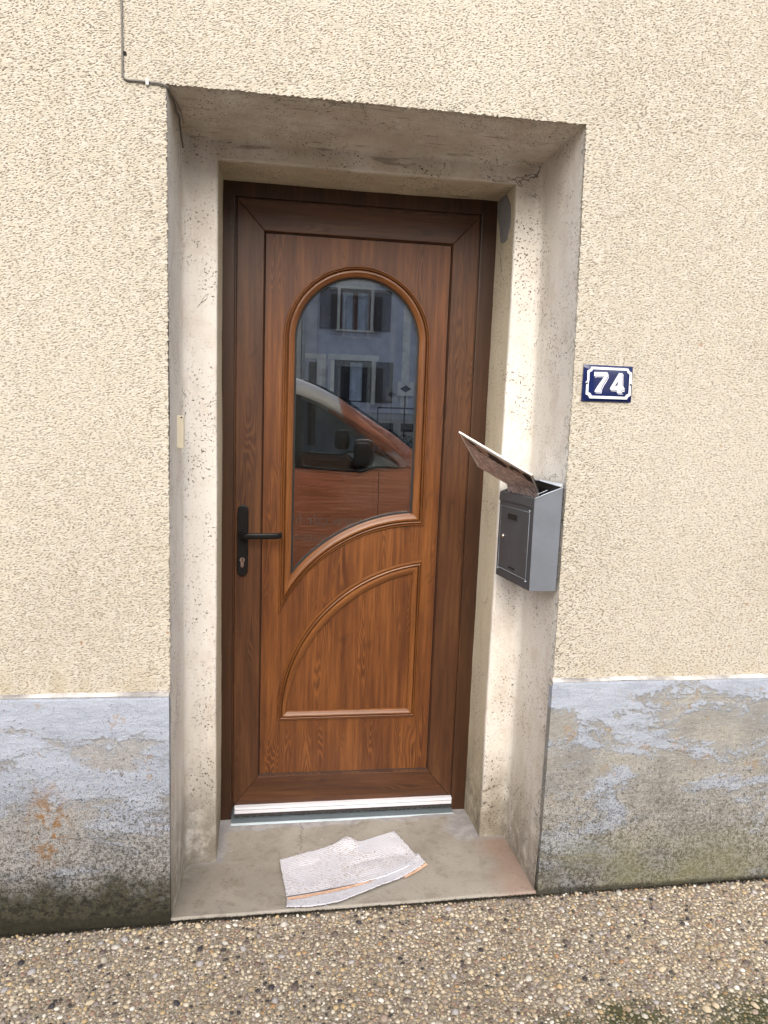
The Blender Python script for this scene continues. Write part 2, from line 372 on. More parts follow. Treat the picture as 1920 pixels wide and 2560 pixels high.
def mat_pebble():
    m = MT('river_pebble', .5, .4); g = m.t.nodes.new('ShaderNodeNewGeometry'); P = m.obj()
    r = g.outputs['Random Per Island']
    stops = [(0, (.50, .43, .31)), (.14, (.42, .33, .22)), (.26, (.57, .51, .40)), (.36, (.30, .235, .165)), (.45, (.47, .35, .19)),
             (.54, (.38, .33, .285)), (.64, (.54, .465, .34)), (.73, (.15, .105, .085)), (.78, (.25, .21, .20)), (.84, (.04, .036, .036)),
             (.885, (.70, .66, .58)), (.92, (.36, .22, .11)), (.94, (.28, .19, .14))]
    c = m.ramp(r, stops, True)
    v = m.noise(P, 260, 3, .6); c = m.mix(1., c, (1.14, 1.12, 1.12), 'MULTIPLY'); c = m.mix(.8, c, m.ramp(v, [(.25, (.32, .32, .32)), (.75, (.72, .72, .72))]), 'SOFT_LIGHT')
    c = m.mix(m.math('MULTIPLY', m.rng(m.noise(P, 420, 1), .6, .7), .3), c, (.2, .15, .1))
    x, y, z = m.xyz(P)
    edge = m.math('ADD', m.math('ADD', m.math('MULTIPLY', x, .12), m.math('MULTIPLY', y, -1.)), m.math('MULTIPLY', m.math('SUBTRACT', m.noise(P, 6, 4), .5), .45))
    ms = m.math('MULTIPLY', m.rng(edge, 1.07, 1.2), m.rng(x, .55, .9))
    c = m.mix(m.math('MULTIPLY', ms, .55), c, (.06, .07, .015)); m.col(c); return m.m
def mat_matrix():
    m = MT('pavement_concrete', .9, .2); P = m.obj(); x, y, z = m.xyz(P)
    cc = m.vor(P, 190, 'F1', 1); dd = m.vor(P, 190, 'F1', 0)
    c = m.mix(m.rng(m.noise(P, 90, 3, .6), .3, .7), (.19, .16, .12), (.34, .30, .23))
    cs = m.xyz(cc)
    st = m.ramp(cs[0], [(0, (.34, .29, .22)), (.3, (.22, .17, .12)), (.55, (.42, .37, .29)), (.8, (.10, .08, .07)), (.9, (.52, .48, .42))], True)
    c = m.mix(m.rng(dd, .42, .55, 1, 0), c, st)
    sm = m.noise(P, 3, 4, .6); c = m.mix(m.math('MULTIPLY', m.rng(sm, .5, .7), .3), c, (.14, .12, .08))
    edge = m.math('ADD', m.math('ADD', m.math('MULTIPLY', x, .12), m.math('MULTIPLY', y, -1.)), m.math('MULTIPLY', m.math('SUBTRACT', m.noise(P, 6, 4), .5), .45))
    ms = m.math('MULTIPLY', m.rng(edge, 1.04, 1.17), m.rng(x, .55, .9))
    c = m.mix(m.math('MULTIPLY', ms, .8), c, (.035, .045, .01))
    jl = m.rng(m.math('ADD', y, m.math('MULTIPLY', m.math('SUBTRACT', m.noise(P, 12, 4), .5), .03)), -.560, -.545)
    c = m.mix(m.math('MULTIPLY', jl, .8), c, (.03, .027, .018)); m.col(c)
    m.bump(m.math('SUBTRACT', m.noise(P, 160, 3), dd), .004, .8); return m.m
M['pebble'] = mat_pebble(); M['matrix'] = mat_matrix()
xs = np.concatenate([[-60, -20], np.linspace(-6, 8, 57), [20, 60]]); ys = np.linspace(KERB_Y, Y0+.004, 26)
G = np.array([[(x, y, pav_z(np.clip(x, -6, 8), min(y, Y0))-(.004 if True else 0)) for y in ys] for x in xs])
pavement = grid('pavement', G, M['matrix']); tag(pavement, kind='structure')
kz = lambda x: pav_z(np.clip(x, -6, 8), KERB_Y)
x0 = -8.
while x0 < 9:
    k = mesh('kerb_stone', [(x0+.004, KERB_Y-.15, -.25), (x0+.996, KERB_Y-.15, -.25), (x0+.996, KERB_Y-.004, -.25), (x0+.004, KERB_Y-.004, -.25),
                            (x0+.004, KERB_Y-.13, kz(x0)-.004), (x0+.996, KERB_Y-.13, kz(x0+1)-.004), (x0+.996, KERB_Y-.004, kz(x0+1)-.002), (x0+.004, KERB_Y-.004, kz(x0)-.002)],
             [(0, 1, 2, 3), (4, 5, 6, 7), (0, 1, 5, 4), (1, 2, 6, 5), (2, 3, 7, 6), (3, 0, 4, 7)], M['mortar'], pavement)
    x0 += 1.

# pebbles: real little domes, packed by size
def dome_template(n=8):
    V = [(0, 0, 1.)]
    for r, h in ((.62, .74), (.96, .25), (.9, -.35)):
        for k in range(n):
            a = 2*math.pi*(k+.5*(r > .9))/n; V.append((r*math.cos(a), r*math.sin(a), h))
    F = [(0, 1+k, 1+(k+1) % n) for k in range(n)]
    for q in range(2):
        for k in range(n):
            a, b = 1+q*n+k, 1+q*n+(k+1) % n; c, d = a+n, b+n
            F += [(a, c, d), (a, d, b)]
    return np.array(V), np.array(F)
def scatter():
    X0, X1, YA, YB = -1.15, 2.45, -1.62, Y0-.012
    res = .0012; W = int((X1-X0)/res); H = int((YB-YA)/res); occ = np.zeros((H, W), bool); out = []
    classes = [(.0112, .55, 420), (.0088, .6, 1500), (.0070, .62, 6000), (.0055, .66, 22000), (.0043, .7, 50000), (.0033, .75, 60000)]
    for r, asp, tries in classes:
        xx = rng.uniform(X0+.02, X1-.02, tries); yy = rng.uniform(YA+.02, YB, tries)
        for x, y in zip(xx, yy):
            vis = y > -1.16
            if not vis and r < .005: continue
            if r < .004 and not (y > -1.08 and -.62 < x < 1.9): continue
            rr = r*rng.uniform(.82, 1.15); i = int((y-YA)/res); j = int((x-X0)/res); k = max(1, int(rr*.80/res))
            if y+rr*.8 > YB: continue
            s = occ[max(0, i-k):i+k+1, max(0, j-k):j+k+1]
            if s.any() if r < .011 else s.mean() > .2: continue
            s[:] = True; out.append((x, y, rr, asp))
    return out
peb = scatter()
TV, TF = dome_template()
def pebble_arrays(items):
    n = len(items); A = np.array([(a, b, r, s) for a, b, r, s in items])
    el = rng.uniform(.62, 1.0, n); th = rng.uniform(0, np.pi, n); hh = rng.uniform(.28, .62, n)
    V = TV[None]*np.stack([A[:, 2]*1.06, A[:, 2]*el, A[:, 2]*hh], 1)[:, None, :]
    V = V*(1+rng.normal(0, .07, (n, len(TV), 1)))
    tl = rng.normal(0, .16, (n, 2)); V[:, :, 2] += V[:, :, 0]*tl[:, :1]+V[:, :, 1]*tl[:, 1:]
    c, s = np.cos(th)[:, None], np.sin(th)[:, None]
    X = V[:, :, 0]*c-V[:, :, 1]*s; Yv = V[:, :, 0]*s+V[:, :, 1]*c
    Z = V[:, :, 2]+(pav_z(A[:, 0], A[:, 1])-.0045+.0005*rng.normal(size=n))[:, None]
    return np.stack([X+A[:, :1], Yv+A[:, 1:2], Z], 2)
def pebble_mesh(name, V):
    n = len(V); me = bpy.data.meshes.new(name); k = len(TV)
    F = (TF[None]+(np.arange(n)*k)[:, None, None]).reshape(-1, 3)
    me.vertices.add(n*k); me.vertices.foreach_set('co', V.reshape(-1).astype(np.float32))
    me.loops.add(len(F)*3); me.loops.foreach_set('vertex_index', F.ravel().astype(np.int32))
    me.polygons.add(len(F)); me.polygons.foreach_set('loop_start', np.arange(0, len(F)*3, 3, dtype=np.int32))
    me.polygons.foreach_set('use_smooth', np.ones(len(F), bool)); me.update(calc_edges=True); return me
near = sorted([q for q in peb if -1.05 < q[1] and -.6 < q[0] < 1.9], key=lambda q: -q[2])[:280]
ids = set(map(id, near)); rest = [q for q in peb if id(q) not in ids]
po = link('pebbles', pebble_mesh('pebbles', pebble_arrays(rest)), M['pebble'], pavement); po['kind'] = 'stuff'
def mat_stone_single():
    m = MT('single_pebble', .48, .4); o = m.t.nodes.new('ShaderNodeObjectInfo')
    c = m.ramp(o.outputs['Random'], [(0, (.48, .43, .35)), (.2, (.36, .28, .18)), (.36, (.56, .53, .46)), (.5, (.13, .10, .09)), (.62, (.36, .28, .22)), (.72, (.045, .04, .045)), (.8, (.42, .39, .38)), (.9, (.58, .48, .33))], True)
    v = m.noise(m.obj(), 240, 3, .6); m.col(m.mix(.6, c, m.ramp(v, [(.25, (.32, .32, .32)), (.75, (.72, .72, .72))]), 'SOFT_LIGHT')); return m.m
M['stone'] = mat_stone_single()
NV = pebble_arrays(near)
for i in range(len(near)): link('pebble', pebble_mesh('pebble', NV[i:i+1]), M['stone'], pavement)

# ------------------------------------------------------------------ doorstep
XL = lambda z: -.0955
def XR(z): return float(np.interp(z, [-.3, 0, .7, 1.6, 1.9, 2.248], [.985, .987, .998, .993, .986, .977]))
ZT = 2.248; ZI = 2.183
def step_z(x, y):
    u = np.clip((x+.1)/1.09, 0, 1)
    za = .000+.003*u; zb = -.030+.050*u; zc = .024+.0135*u
    a = (y-Y1)*(y-Y0)/((0-Y1)*(0-Y0)); b = (y-0)*(y-Y0)/((Y1)*(Y1-Y0)); c = (y-0)*(y-Y1)/((Y0)*(Y0-Y1))
    return za*a+zb*b+zc*c
sx = np.linspace(-.099, 1.0, 90); sy = np.linspace(Y0-.006, .03, 50)
P = np.array([[(x, y+(.0015*wob([[x, 0, 0]], 60)[0] if j == 0 else 0), step_z(x, y)+.0012*wob([[x, y, 0]], 25)[0]) for j, y in enumerate(sy)] for x in sx])
step_root = thing('doorstep', (.45, Y0, 0), 'worn tan cement doorstep in front of the brown door, red-stained at its right corner', 'doorstep')
Pf = np.concatenate([P[:, :1]-np.array([0, 0, .12]), P[:, :1]-np.array([0, .0, .004]), P[:, :1]+np.array([0, .003, 0]), P[:, 1:]], 1)
grid('slab', Pf, M['step'], step_root)

# ------------------------------------------------------------------ house front
house = thing('house', (.45, Y0, 0), 'cream roughcast house front with a flaking grey-blue plinth round the door recess', 'house')
def strip_wall(name, inner, outer, y, depth, mat, n=40, jit=.0018, ax=(1, 0)):
    """wall skin between two polylines, with a return along the inner one"""
    inner = np.array(inner, float); outer = np.array(outer, float)
    t = np.linspace(0, 1, n); rows = []
    def samp(L):
        s = np.concatenate([[0], np.cumsum(np.linalg.norm(np.diff(L, axis=0), axis=1))]); s /= s[-1]
        return np.stack([np.interp(t, s, L[:, 0]), np.interp(t, s, L[:, 1])], 1)
    I = samp(inner); O = samp(outer)
    J = I+rng.normal(0, jit, I.shape)*np.array(ax)
    A = []
    for k in range(n):
        A.append([(I[k][0], y+depth, I[k][1]), (J[k][0], y+.0015, J[k][1]), (J[k][0]*.985+O[k][0]*.015, y, J[k][1]*.985+O[k][1]*.015)] +
                 [(J[k][0]*(1-q)+O[k][0]*q, y, J[k][1]*(1-q)+O[k][1]*q) for q in (.2, .5, 1)])
    return grid(name, A, mat, house, smooth=False)
ZP = .706
zz = np.linspace(ZP-.02, ZT, 60)
strip_wall('roughcast_wall', [(XL(z), z) for z in zz], [(-7, z) for z in zz], Y0, .012, M['roughcast'], 520, .0014)
strip_wall('roughcast_wall', [(XR(z), z) for z in zz], [(8, z) for z in zz], Y0, .012, M['roughcast'], 520, .0014)
strip_wall('roughcast_wall', [(-7, ZT), (XL(0), ZT), (XR(ZT), ZT), (8, ZT)], [(-7, 6), (XL(0), 6), (XR(ZT), 6), (8, 6)], Y0, .012, M['roughcast'], 3600, .0013, (0, 1))
# plinth runs, standing 12 mm proud, with a white-painted ledge
def plinth(xa, xb, za, zb):
    n = 60; X = np.linspace(xa, xb, n); A = []
    inner_left = abs(xb) < 1
    for x in X:
        z = np.interp(x, [xa, xb], [za, zb]); w_ = .0016*wob([[x, 0, 3]], 14)[0]
        A.append([(x, Y0-.013, -.25), (x, Y0-.013, .02), (x, Y0-.0135+w_, .3), (x, Y0-.013+w_, z-.012), (x, Y0-.011+w_, z-.005)])
    A = np.array(A)
    o = grid('plinth', A, M['plinth'], house, smooth=False)
    xe = xb if inner_left else xa
    mesh('plinth_return', [(xe, Y0-.013, -.25), (xe, Y0+.012, -.25), (xe, Y0+.012, .70), (xe, Y0-.013, .70)], [(0, 1, 2, 3)], M['plinth'], house)
    L = []
    for x in np.linspace(xa, xb, 160):
        z = np.interp(x, [xa, xb], [za, zb]); w_ = .0022*wob([[x, 1, 3]], 30)[0]
        w2 = .0015*wob([[x, 4, 3]], 60, 1)[0]; L.append([(x, Y0-.0142, z-.0045+w_+w2), (x, Y0-.0138, z-.002+w_), (x, Y0-.004, z+.002+w_-w2), (x, Y0+.004, z+.003+w_)])
    grid('ledge', L, M['trim'], house)
plinth(-7, XL(0)-.001, .716, .700); plinth(XR(0)+.004, 8, .719, .730)

# jambs and lintel: one profile mitred round the recess
prof = []   # (t: 0 outer .. 1 inner, y)
for y in np.linspace(Y0+.002, Y1-.030, 34): prof.append((0., y))
for a in np.linspace(0, 90, 7)[1:]: prof.append((.26*(1-math.cos(math.radians(a))), Y1-.030+.030*math.sin(math.radians(a))))
for t in np.linspace(.30, .93, 12): prof.append((t, Y1))
for a in np.linspace(0, 90, 6)[1:]: prof.append((.93+.07*math.sin(math.radians(a)), Y1+.008*(1-math.cos(math.radians(a)))))
for y in np.linspace(Y1+.012, .004, 16): prof.append((1., y))
def jiggle(A, s=1.):
    A = np.array(A); N = wob(A, 9)[..., None]*.0022*s+wob(A, 38, 1)[..., None]*.0009*s
    return A+N*np.array([.7, .35, .7])
IL = lambda z: .002; IR = lambda z: float(np.interp(z, [0, .6, 1.7, 2.18], [.903, .903, .904, .899]))
def side(left):
    A = []
    for q in np.linspace(0, 1, 260):
        row = []
        for t, y in prof:
            z = q*((1-t)*ZT+t*ZI)-.06*(1-q)
            o_, i_ = (XL(z), IL(z)) if left else (XR(z), IR(z))
            # the two outer corners are a touch eased by old mortar near the floor
            row.append(((1-t)*o_+t*i_, y, z))
        A.append(row)
    return jiggle(A)
grid('jamb', side(True), M['plaster'], house); grid('jamb', side(False), M['plaster'], house)
A = []
for q in np.linspace(0, 1, 200):
    row = []
    for t, y in prof:
        z = (1-t)*ZT+t*ZI; xa = (1-t)*XL(z)+t*IL(z); xb = (1-t)*XR(ZT)+t*IR(ZI); row.append((xa+(xb-xa)*q, y, z))
    A.append(row)
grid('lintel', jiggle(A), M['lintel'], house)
# grey mortar patch at the top of the right-hand inner reveal
pp = [(0.001, 2.180), (-.044, 2.182), (-.10, 2.180), (-.12, 2.163), (-.150, 2.137), (-.158, 2.10), (-.160, 2.068), (-.145, 2.055), (-.13, 2.037), (-.10, 2.033), (-.065, 2.038), (-.05, 2.07), (-.039, 2.093), (-.013, 2.128)]
mesh('mortar_patch', [(.9025-.004, y, z) for y, z in pp]+[(.908, y, z) for y, z in pp],
     [tuple(range(len(pp)))]+[(i, (i+1) % len(pp), len(pp)+(i+1) % len(pp), len(pp)+i) for i in range(len(pp))], M['mortar'], house)
# anchor hole with rust below the cable
lathe_x('wall_hole', [(-.0025, .0045), (-.0024, .0025), (.0, .002)], (-.191, Y0, 2.306), M['hole'], house, 10)
# dark hallway behind the door glass
hall = bmesh.new(); bmesh.ops.create_cube(hall, size=1)
for v in hall.verts: v.co = Vector((-.8+2.6*(v.co.x+.5), .07+3.2*(v.co.y+.5), -.02+2.7*(v.co.z+.5)))
hm = bpy.data.meshes.new('hallway'); hall.to_mesh(hm); hall.free(); link('hallway', hm, M['hall'], house)
# coping, eave and roof above the frame
box('eave', (-7, Y0-.45, 5.9), (8, Y0+.05, 6.05), M['trim'], house)
mesh('roof', [(-7, Y0-.5, 6.055), (8, Y0-.5, 6.055), (8, 4, 8.8), (-7, 4, 8.8)], [(0, 1, 2, 3)], simple('roof_tiles', (.25, .10, .06), .85), house)

# ------------------------------------------------------------------ door
door = thing('front_door', (.45, 0, 0), 'brown wood-grain front door with an arched pane and curved mouldings', 'door')
H = 2.19
FW = .040
prism_xz('frame', [(-.004, -.01), (FW, -.01), (FW, 2.137), (.848, 2.137), (.848, -.01), (.908, -.01), (.908, H), (-.004, H)], 0., .06, M['wood_frame'], door, .004)
# thin inner bead of the frame
for nm, pts in (('frame_bead', [(.0405, .035), (.0445, .035), (.0445, 2.131), (.0405, 2.1365)]), ('frame_bead', [(.8475, .035), (.8435, .035), (.8435, 2.131), (.8475, 2.1365)]),
                ('frame_bead', [(.0450, 2.1365), (.0490, 2.1325), (.839, 2.1325), (.843, 2.1365)])):
    prism_xz(nm, pts, .006, .03, M['wood_leaf'], door)
# leaf members (mitred)
lx0, lx1, lz0, lz1 = .046, .842, .058, 2.131
px0, px1, pz0, pz1 = .132, .756, .163, 2.038
g_ = .0006
YL = -.002
prism_xz('stile', [(lx0, lz0), (px0, pz0-g_), (px0, pz1-g_), (lx0, lz1-g_)], YL, .05, M['wood_leaf'], door, .0018)
prism_xz('stile', [(lx1, lz0), (px1, pz0-g_), (px1, pz1-g_), (lx1, lz1-g_)], YL, .05, M['wood_leaf'], door, .0018)
prism_xz('rail', [(lx0+g_, lz1), (px0+g_, pz1), (px1-g_, pz1), (lx1-g_, lz1)], YL, .05, M['wood_leaf'], door, .0018, uvh=True)
prism_xz('rail', [(lx0+g_*2, lz0), (px0+g_*2, pz0), (px1-g_*2, pz0), (lx1-g_*2, lz0)], YL, .05, M['wood_leaf'], door, .0018, uvh=True)
# chamfer and dark gasket line round the panel
def rim(name, x0_, x1_, z0_, z1_, w_, ya, yb, mat):
    o_ = [(x0_, z0_), (x1_, z0_), (x1_, z1_), (x0_, z1_)]; i_ = [(x0_+w_, z0_+w_), (x1_-w_, z0_+w_), (x1_-w_, z1_-w_), (x0_+w_, z1_-w_)]
    V = [(a, ya, b) for a, b in o_]+[(a, yb, b) for a, b in i_]
    mesh(name, V, [(k, (k+1) % 4, 4+(k+1) % 4, 4+k) for k in range(4)], mat, door, uv=[(v[0], v[2]) for v in V])
rim('glazing_bead', px0-.0005, px1+.0005, pz0-.0005, pz1+.0005, .0035, .0, .0075, M['wood_leaf'])
rim('gasket', px0+.003, px1-.003, pz0+.003, pz1-.003, .0035, .0076, .0115, M['gasket'])
# glass outline and mouldings
def arc(cx, cz, r, a0, a1, n): return [(cx+r*math.cos(t), cz+r*math.sin(t)) for t in np.linspace(a0, a1, n)]
def circ_between(cx, cz, r, xa, xb, n):
    return arc(cx, cz, r, math.acos((xa-cx)/r), math.acos((xb-cx)/r), n)
NB = 40
gin_b = circ_between(.686, .562, .564, .2365, .6555, NB); gout_b = circ_between(.684, .548, .531, .1940, .7000, NB)
ai = arc(.446, 1.7025, .2095, math.pi, 0, 48); ao = arc(.446, 1.7025, .2500, math.pi, 0, 48)
side_in = [gin_b[0]]+ai+[gin_b[-1]]; side_out = [gout_b[0]]+[(min(max(a, .1945), .698), b) for a, b in ao]+[gout_b[-1]]
def densify(a, b, n):
    A_, B_ = np.array(a), np.array(b); out_a, out_b = [], []
    for k in range(len(A_)-1):
        m_ = n if np.linalg.norm(A_[k+1]-A_[k]) > .2 else 1
        for q in range(m_): out_a.append(A_[k]+(A_[k+1]-A_[k])*q/m_); out_b.append(B_[k]+(B_[k+1]-B_[k])*q/m_)
    out_a.append(A_[-1]); out_b.append(B_[-1]); return out_a, out_b
PROF = [(0, .018), (0.0, -.002), (.05, -.008), (.20, -.0125), (.36, -.0155), (.47, -.0150), (.53, -.0120), (.555, -.0015), (.59, -.0015), (.62, -.0115), (.67, -.0130), (.73, -.0115), (.755, -.0010), (.79, -.0010), (.82, -.0075), (.88, -.0075), (.93, -.0050), (.96, .001), (1.0, .001), (1.0, .012)]
YP = .009
def moulding(name, inn, out, mat, trim=0.):
    inn, out = densify(inn, out, 12); A = []; U = []; s = 0.
    for k in range(len(inn)):
        if k: s += float(np.linalg.norm(inn[k]-inn[k-1]))
        A.append([(inn[k][0]+(out[k][0]-inn[k][0])*d, YP+h_, inn[k][1]+(out[k][1]-inn[k][1])*d) for d, h_ in PROF])
        U.append([(d*.04+h_*.7+1.3, s) for d, h_ in PROF])
    A = np.array(A); o = mesh(name, A.reshape(-1, 3), grid_faces(*A.shape[:2]), mat, door, np.array(U).reshape(-1, 2), False)
    return o
moulding('arched_moulding', side_in, side_out, M['wood_mould'])
moulding('curved_moulding', gin_b, gout_b, M['wood_mould'])
lin = [(.2325, .406)]+circ_between(.784, .368, .554, .2327, .664, NB); lout = [(.197, .369)]+circ_between(.759, .401, .561, .1988, .7005, NB)
moulding('curved_moulding', lin, lout, M['wood_mould'])
moulding('straight_moulding', [lin[-1], (.6645, .407)], [lout[-1], (.6995, .371)], M['wood_mould'])
moulding('straight_moulding', [(.6645, .407), (.2325, .406)], [(.6995, .371), (.197, .369)], M['wood_mould'])
hole = [(a, b) for a, b in gin_b[::-1]]+[(a, b) for a, b in ai]
hole = [gin_b[0]]+ai+gin_b[::-1][:-1]
cx_ = np.mean([h[0] for h in hole]); cz_ = np.mean([h[1] for h in hole])
hole2 = [(cx_+(a-cx_)*1.012, cz_+(b-cz_)*1.006) for a, b in hole]
pi_ = .006
prism_xz('panel', [(px0+pi_, pz0+pi_), (px1-pi_, pz0+pi_), (px1-pi_, pz1-pi_), (px0+pi_, pz1-pi_)], YP, .045, M['wood'], door, 0, holes=[hole2])
# black spacer round the pane
def inset(loop, d):
    L_ = np.array(loop); n = len(L_); out = []
    for k in range(n):
        t = L_[(k+1) % n]-L_[k-1]; t /= np.linalg.norm(t)+1e-9; nrm = np.array([-t[1], t[0]])
        c = np.array([cx_, cz_])-L_[k]
        if nrm@c < 0: nrm = -nrm
        out.append(tuple(L_[k]+nrm*d))
    return out
h_in = inset(hole, .0065); hb = [(cx_+(a-cx_)*1.01, cz_+(b-cz_)*1.005) for a, b in hole]
n = len(hole)
mesh('spacer', [(a, .0115, b) for a, b in hb]+[(a, .0125, b) for a, b in h_in]+[(a, .036, b) for a, b in h_in], [(k, (k+1) % n, n+(k+1) % n, n+k) for k in range(n)]+[(n+k, n+(k+1) % n, 2*n+(k+1) % n, 2*n+k) for k in range(n)], M['gasket'], door)
# two panes of a sealed unit: the outer flat, the inner very slightly bowed and tilted, as such units are
def mat_glass(name, f, tint):
    m = MT(name); t = m.t; out = t.nodes['Material Output']
    tr = t.nodes.new('ShaderNodeBsdfTransparent'); tr.inputs[0].default_value = (*tint, 1)
    gl = t.nodes.new('ShaderNodeBsdfGlossy'); gl.inputs['Roughness'].default_value = 0.0
    mx = t.nodes.new('ShaderNodeMixShader'); lw = t.nodes.new('ShaderNodeFresnel'); lw.inputs[0].default_value = 1.5
    fac = m.math('MULTIPLY', lw.outputs[0], f, clamp=True)
    t.links.new(fac, mx.inputs[0]); t.links.new(tr.outputs[0], mx.inputs[1]); t.links.new(gl.outputs[0], mx.inputs[2]); t.links.new(mx.outputs[0], out.inputs[0])
    return m.m
M['glass_outer'] = mat_glass('outer_glass', 11., (.97, .98, .98)); M['glass_inner'] = mat_glass('inner_glass', 14.5, (.3, .3, .3))
GX = np.linspace(.228, .664, 60); GZ = np.linspace(.888, 1.922, 60)
def pane(name, y, fn, mat):
    A = np.array([[(x, y+fn(x, z), z) for z in GZ] for x in GX]); return grid(name, A, mat, door, smooth=True)
pane('pane', .014, lambda x, z: .0000*z, M['glass_outer'])
pane('pane', .026, lambda x, z: .042*(x-.45)**2+.0046*(z-1.4), M['glass_inner'])
# handle set
handle = box('handle_plate', (.0545, -.0125, .905), (.0905, -.0022, 1.1485), M['black'], door)
def rounded(name, x0_, x1_, z0_, z1_, ya, yb, mat, parent, n=10, bev=.003):
    r = (x1_-x0_)/2; c = (x0_+x1_)/2
    pts = [(c+r*math.cos(t), z1_-r+r*math.sin(t)) for t in np.linspace(0, math.pi, n)]+[(c+r*math.cos(t), z0_+r+r*math.sin(t)) for t in np.linspace(math.pi, 2*math.pi, n)]
    return prism_xz(name, pts, ya, yb, mat, parent, bev)
bpy.data.objects.remove(handle)
handle = rounded('handle_plate', .0540, .0900, .902, 1.1475, -.0135, -.0021, M['black'], door)
lathe_x('handle_boss', [(-.044, .0085), (-.042, .0095), (-.020, .0105), (-.0155, .0135), (-.0137, .0145)], (.072, 0, 1.044), M['black'], handle, 20)
lev = [(.072, -.046, 1.046), (.080, -.053, 1.0475), (.092, -.056, 1.0485), (.12, -.057, 1.049), (.15, -.057, 1.0495), (.180, -.0565, 1.050), (.192, -.054, 1.0505), (.1985, -.046, 1.051), (.2005, -.036, 1.051)]
V = []
for k, p in enumerate(lev):
    p = Vector(p); t = (Vector(lev[min(k+1, len(lev)-1)])-Vector(lev[max(k-1, 0)])).normalized(); nn = t.cross(Vector((0, 0, 1))).normalized()
    hw, ht = (.0105, .005) if k > 0 else (.007, .007)
    for q in range(10):
        th = 2*math.pi*q/10; cc, ss = math.cos(th), math.sin(th)
        V.append(p+Vector((0, 0, 1))*hw*math.copysign(abs(cc)**.5, cc)+nn*ht*math.copysign(abs(ss)**.5, ss))
mesh('handle_lever', V, grid_faces(len(lev), 10, True)+[tuple(range(10)), tuple(range(80, 90))], M['black'], handle, smooth=True)
lock = lathe_x('lock_cylinder', [(-.0165, .0082), (-.0160, .0086), (-.0130, .0086)], (.0718, 0, .9590), M['steel'], door, 24)
rounded('lock_body', .0668, .0768, .9335, .9560, -.0158, -.0130, M['steel'], lock, 8, .0004)
prism_xz('keyhole', [(.0713, .952), (.0728, .952), (.0735, .9645), (.0722, .9665), (.0700, .962)], -.0172, -.0163, M['hole'], lock)
# weather bar, brush and threshold
prism_xz('weather_bar', [(.052, .0340), (.846, .0385), (.846, .0615), (.052, .0575)], -.024, -.0025, M['white_alu'], door, .003, uvh=True)
mesh('weather_bar_groove', [(.053, -.0246, .0505), (.845, -.0246, .0545), (.845, -.0246, .0530), (.053, -.0246, .0490)], [(0, 1, 2, 3)], M['alu'], door)
bx_ = np.linspace(.052, .846, 160)
mesh('brush_seal', [(x, -.014, .034+.004*(x-.05)/.8) for x in bx_]+[(x, -.016, .020+.004*(x-.05)/.8+rng.uniform(-.0025, .0025)) for x in bx_], [(k, k+1, 161+k, 160+k) for k in range(159)], M['brush'], door)
mesh('threshold', [(.040, -.034, -.004), (.852, -.034, .001), (.852, -.030, .007), (.040, -.030, .003), (.852, -.006, .010), (.040, -.006, .007), (.852, .03, .016), (.040, .03, .014), (.852, .03, .036), (.04, .03, .034)],
     [(0, 1, 2, 3), (3, 2, 4, 5), (5, 4, 6, 7), (7, 6, 8, 9)], M['alu'], door)

# ------------------------------------------------------------------ number plate 74
plate = thing('house_number_plate', (1.09, Y0, 1.58), 'small navy enamel plate with white 74 on the wall right of the door', 'sign')
PC = [(1.0175, 1.6290), (1.1612, 1.6285), (1.1640, 1.5310), (1.0180, 1.5290)]
ZPTS = np.array([(268, 200), (1490, 250), (1405, 1135), (205, 1095)], float)
# homography from enlarged plate picture coordinates to wall metres
def homog(src, dst):
    A_ = []; b_ = []
    for (u, v), (x, z) in zip(src, dst):
        A_.append([u, v, 1, 0, 0, 0, -u*x, -v*x]); b_.append(x); A_.append([0, 0, 0, u, v, 1, -u*z, -v*z]); b_.append(z)
    h = np.linalg.solve(np.array(A_, float), np.array(b_, float)); return np.append(h, 1).reshape(3, 3)
HP = homog(ZPTS, PC)
def pl(u, v): q = HP@np.array([u, v, 1.]); return (q[0]/q[2], q[1]/q[2])
# shallow domed plate
nu = 14; A = []
for i in range(nu+1):
    row = []
    for j in range(nu+1):
        s, t = i/nu, j/nu
        a = np.array(PC[0])*(1-s)*(1-t)+np.array(PC[1])*s*(1-t)+np.array(PC[2])*s*t+np.array(PC[3])*(1-s)*t
        e = min(s, 1-s, t, 1-t); row.append((a[0], Y0-.0045-.0060*min(1, e*6)**.5, a[1]))
    A.append(row)
grid('plate', A, M['blue_enamel'], plate)
box('plate_back', (1.0185, Y0-.0050, 1.5300), (1.1605, Y0+.001, 1.6280), M['blue_enamel'], plate)
yp = Y0-.01075
bo = [(425, 258), (1340, 300), (1372, 372), (1430, 402), (1418, 690), (1392, 740), (1378, 975), (1310, 1015), (1280, 1070), (368, 1032), (345, 965), (280, 935), (298, 690), (280, 640), (322, 600), (325, 355), (398, 322)]
bi = [(462, 325), (1300, 355), (1325, 415), (1372, 450), (1350, 660), (1342, 735), (1325, 925), (1260, 960), (1235, 1003), (425, 970), (400, 915), (345, 880), (355, 690), (358, 650), (372, 600), (380, 400), (440, 370)]
def flat(name, loops, y, mat, parent, th=.0006):
    L_ = [[pl(*q) for q in l] for l in loops]
    return prism_xz(name, L_[0], y, y+th, mat, parent, 0, holes=L_[1:])
flat('border', [bo, bi], yp-.0004, M['white_enamel'], plate)
for (u, v) in ((315, 668), (1382, 708)):
    c = pl(u, v); lathe_x('screw', [(-.0022, .0012), (-.0018, .0024), (.0, .0026)], (c[0], yp, c[1]), M['hole'], plate, 12)
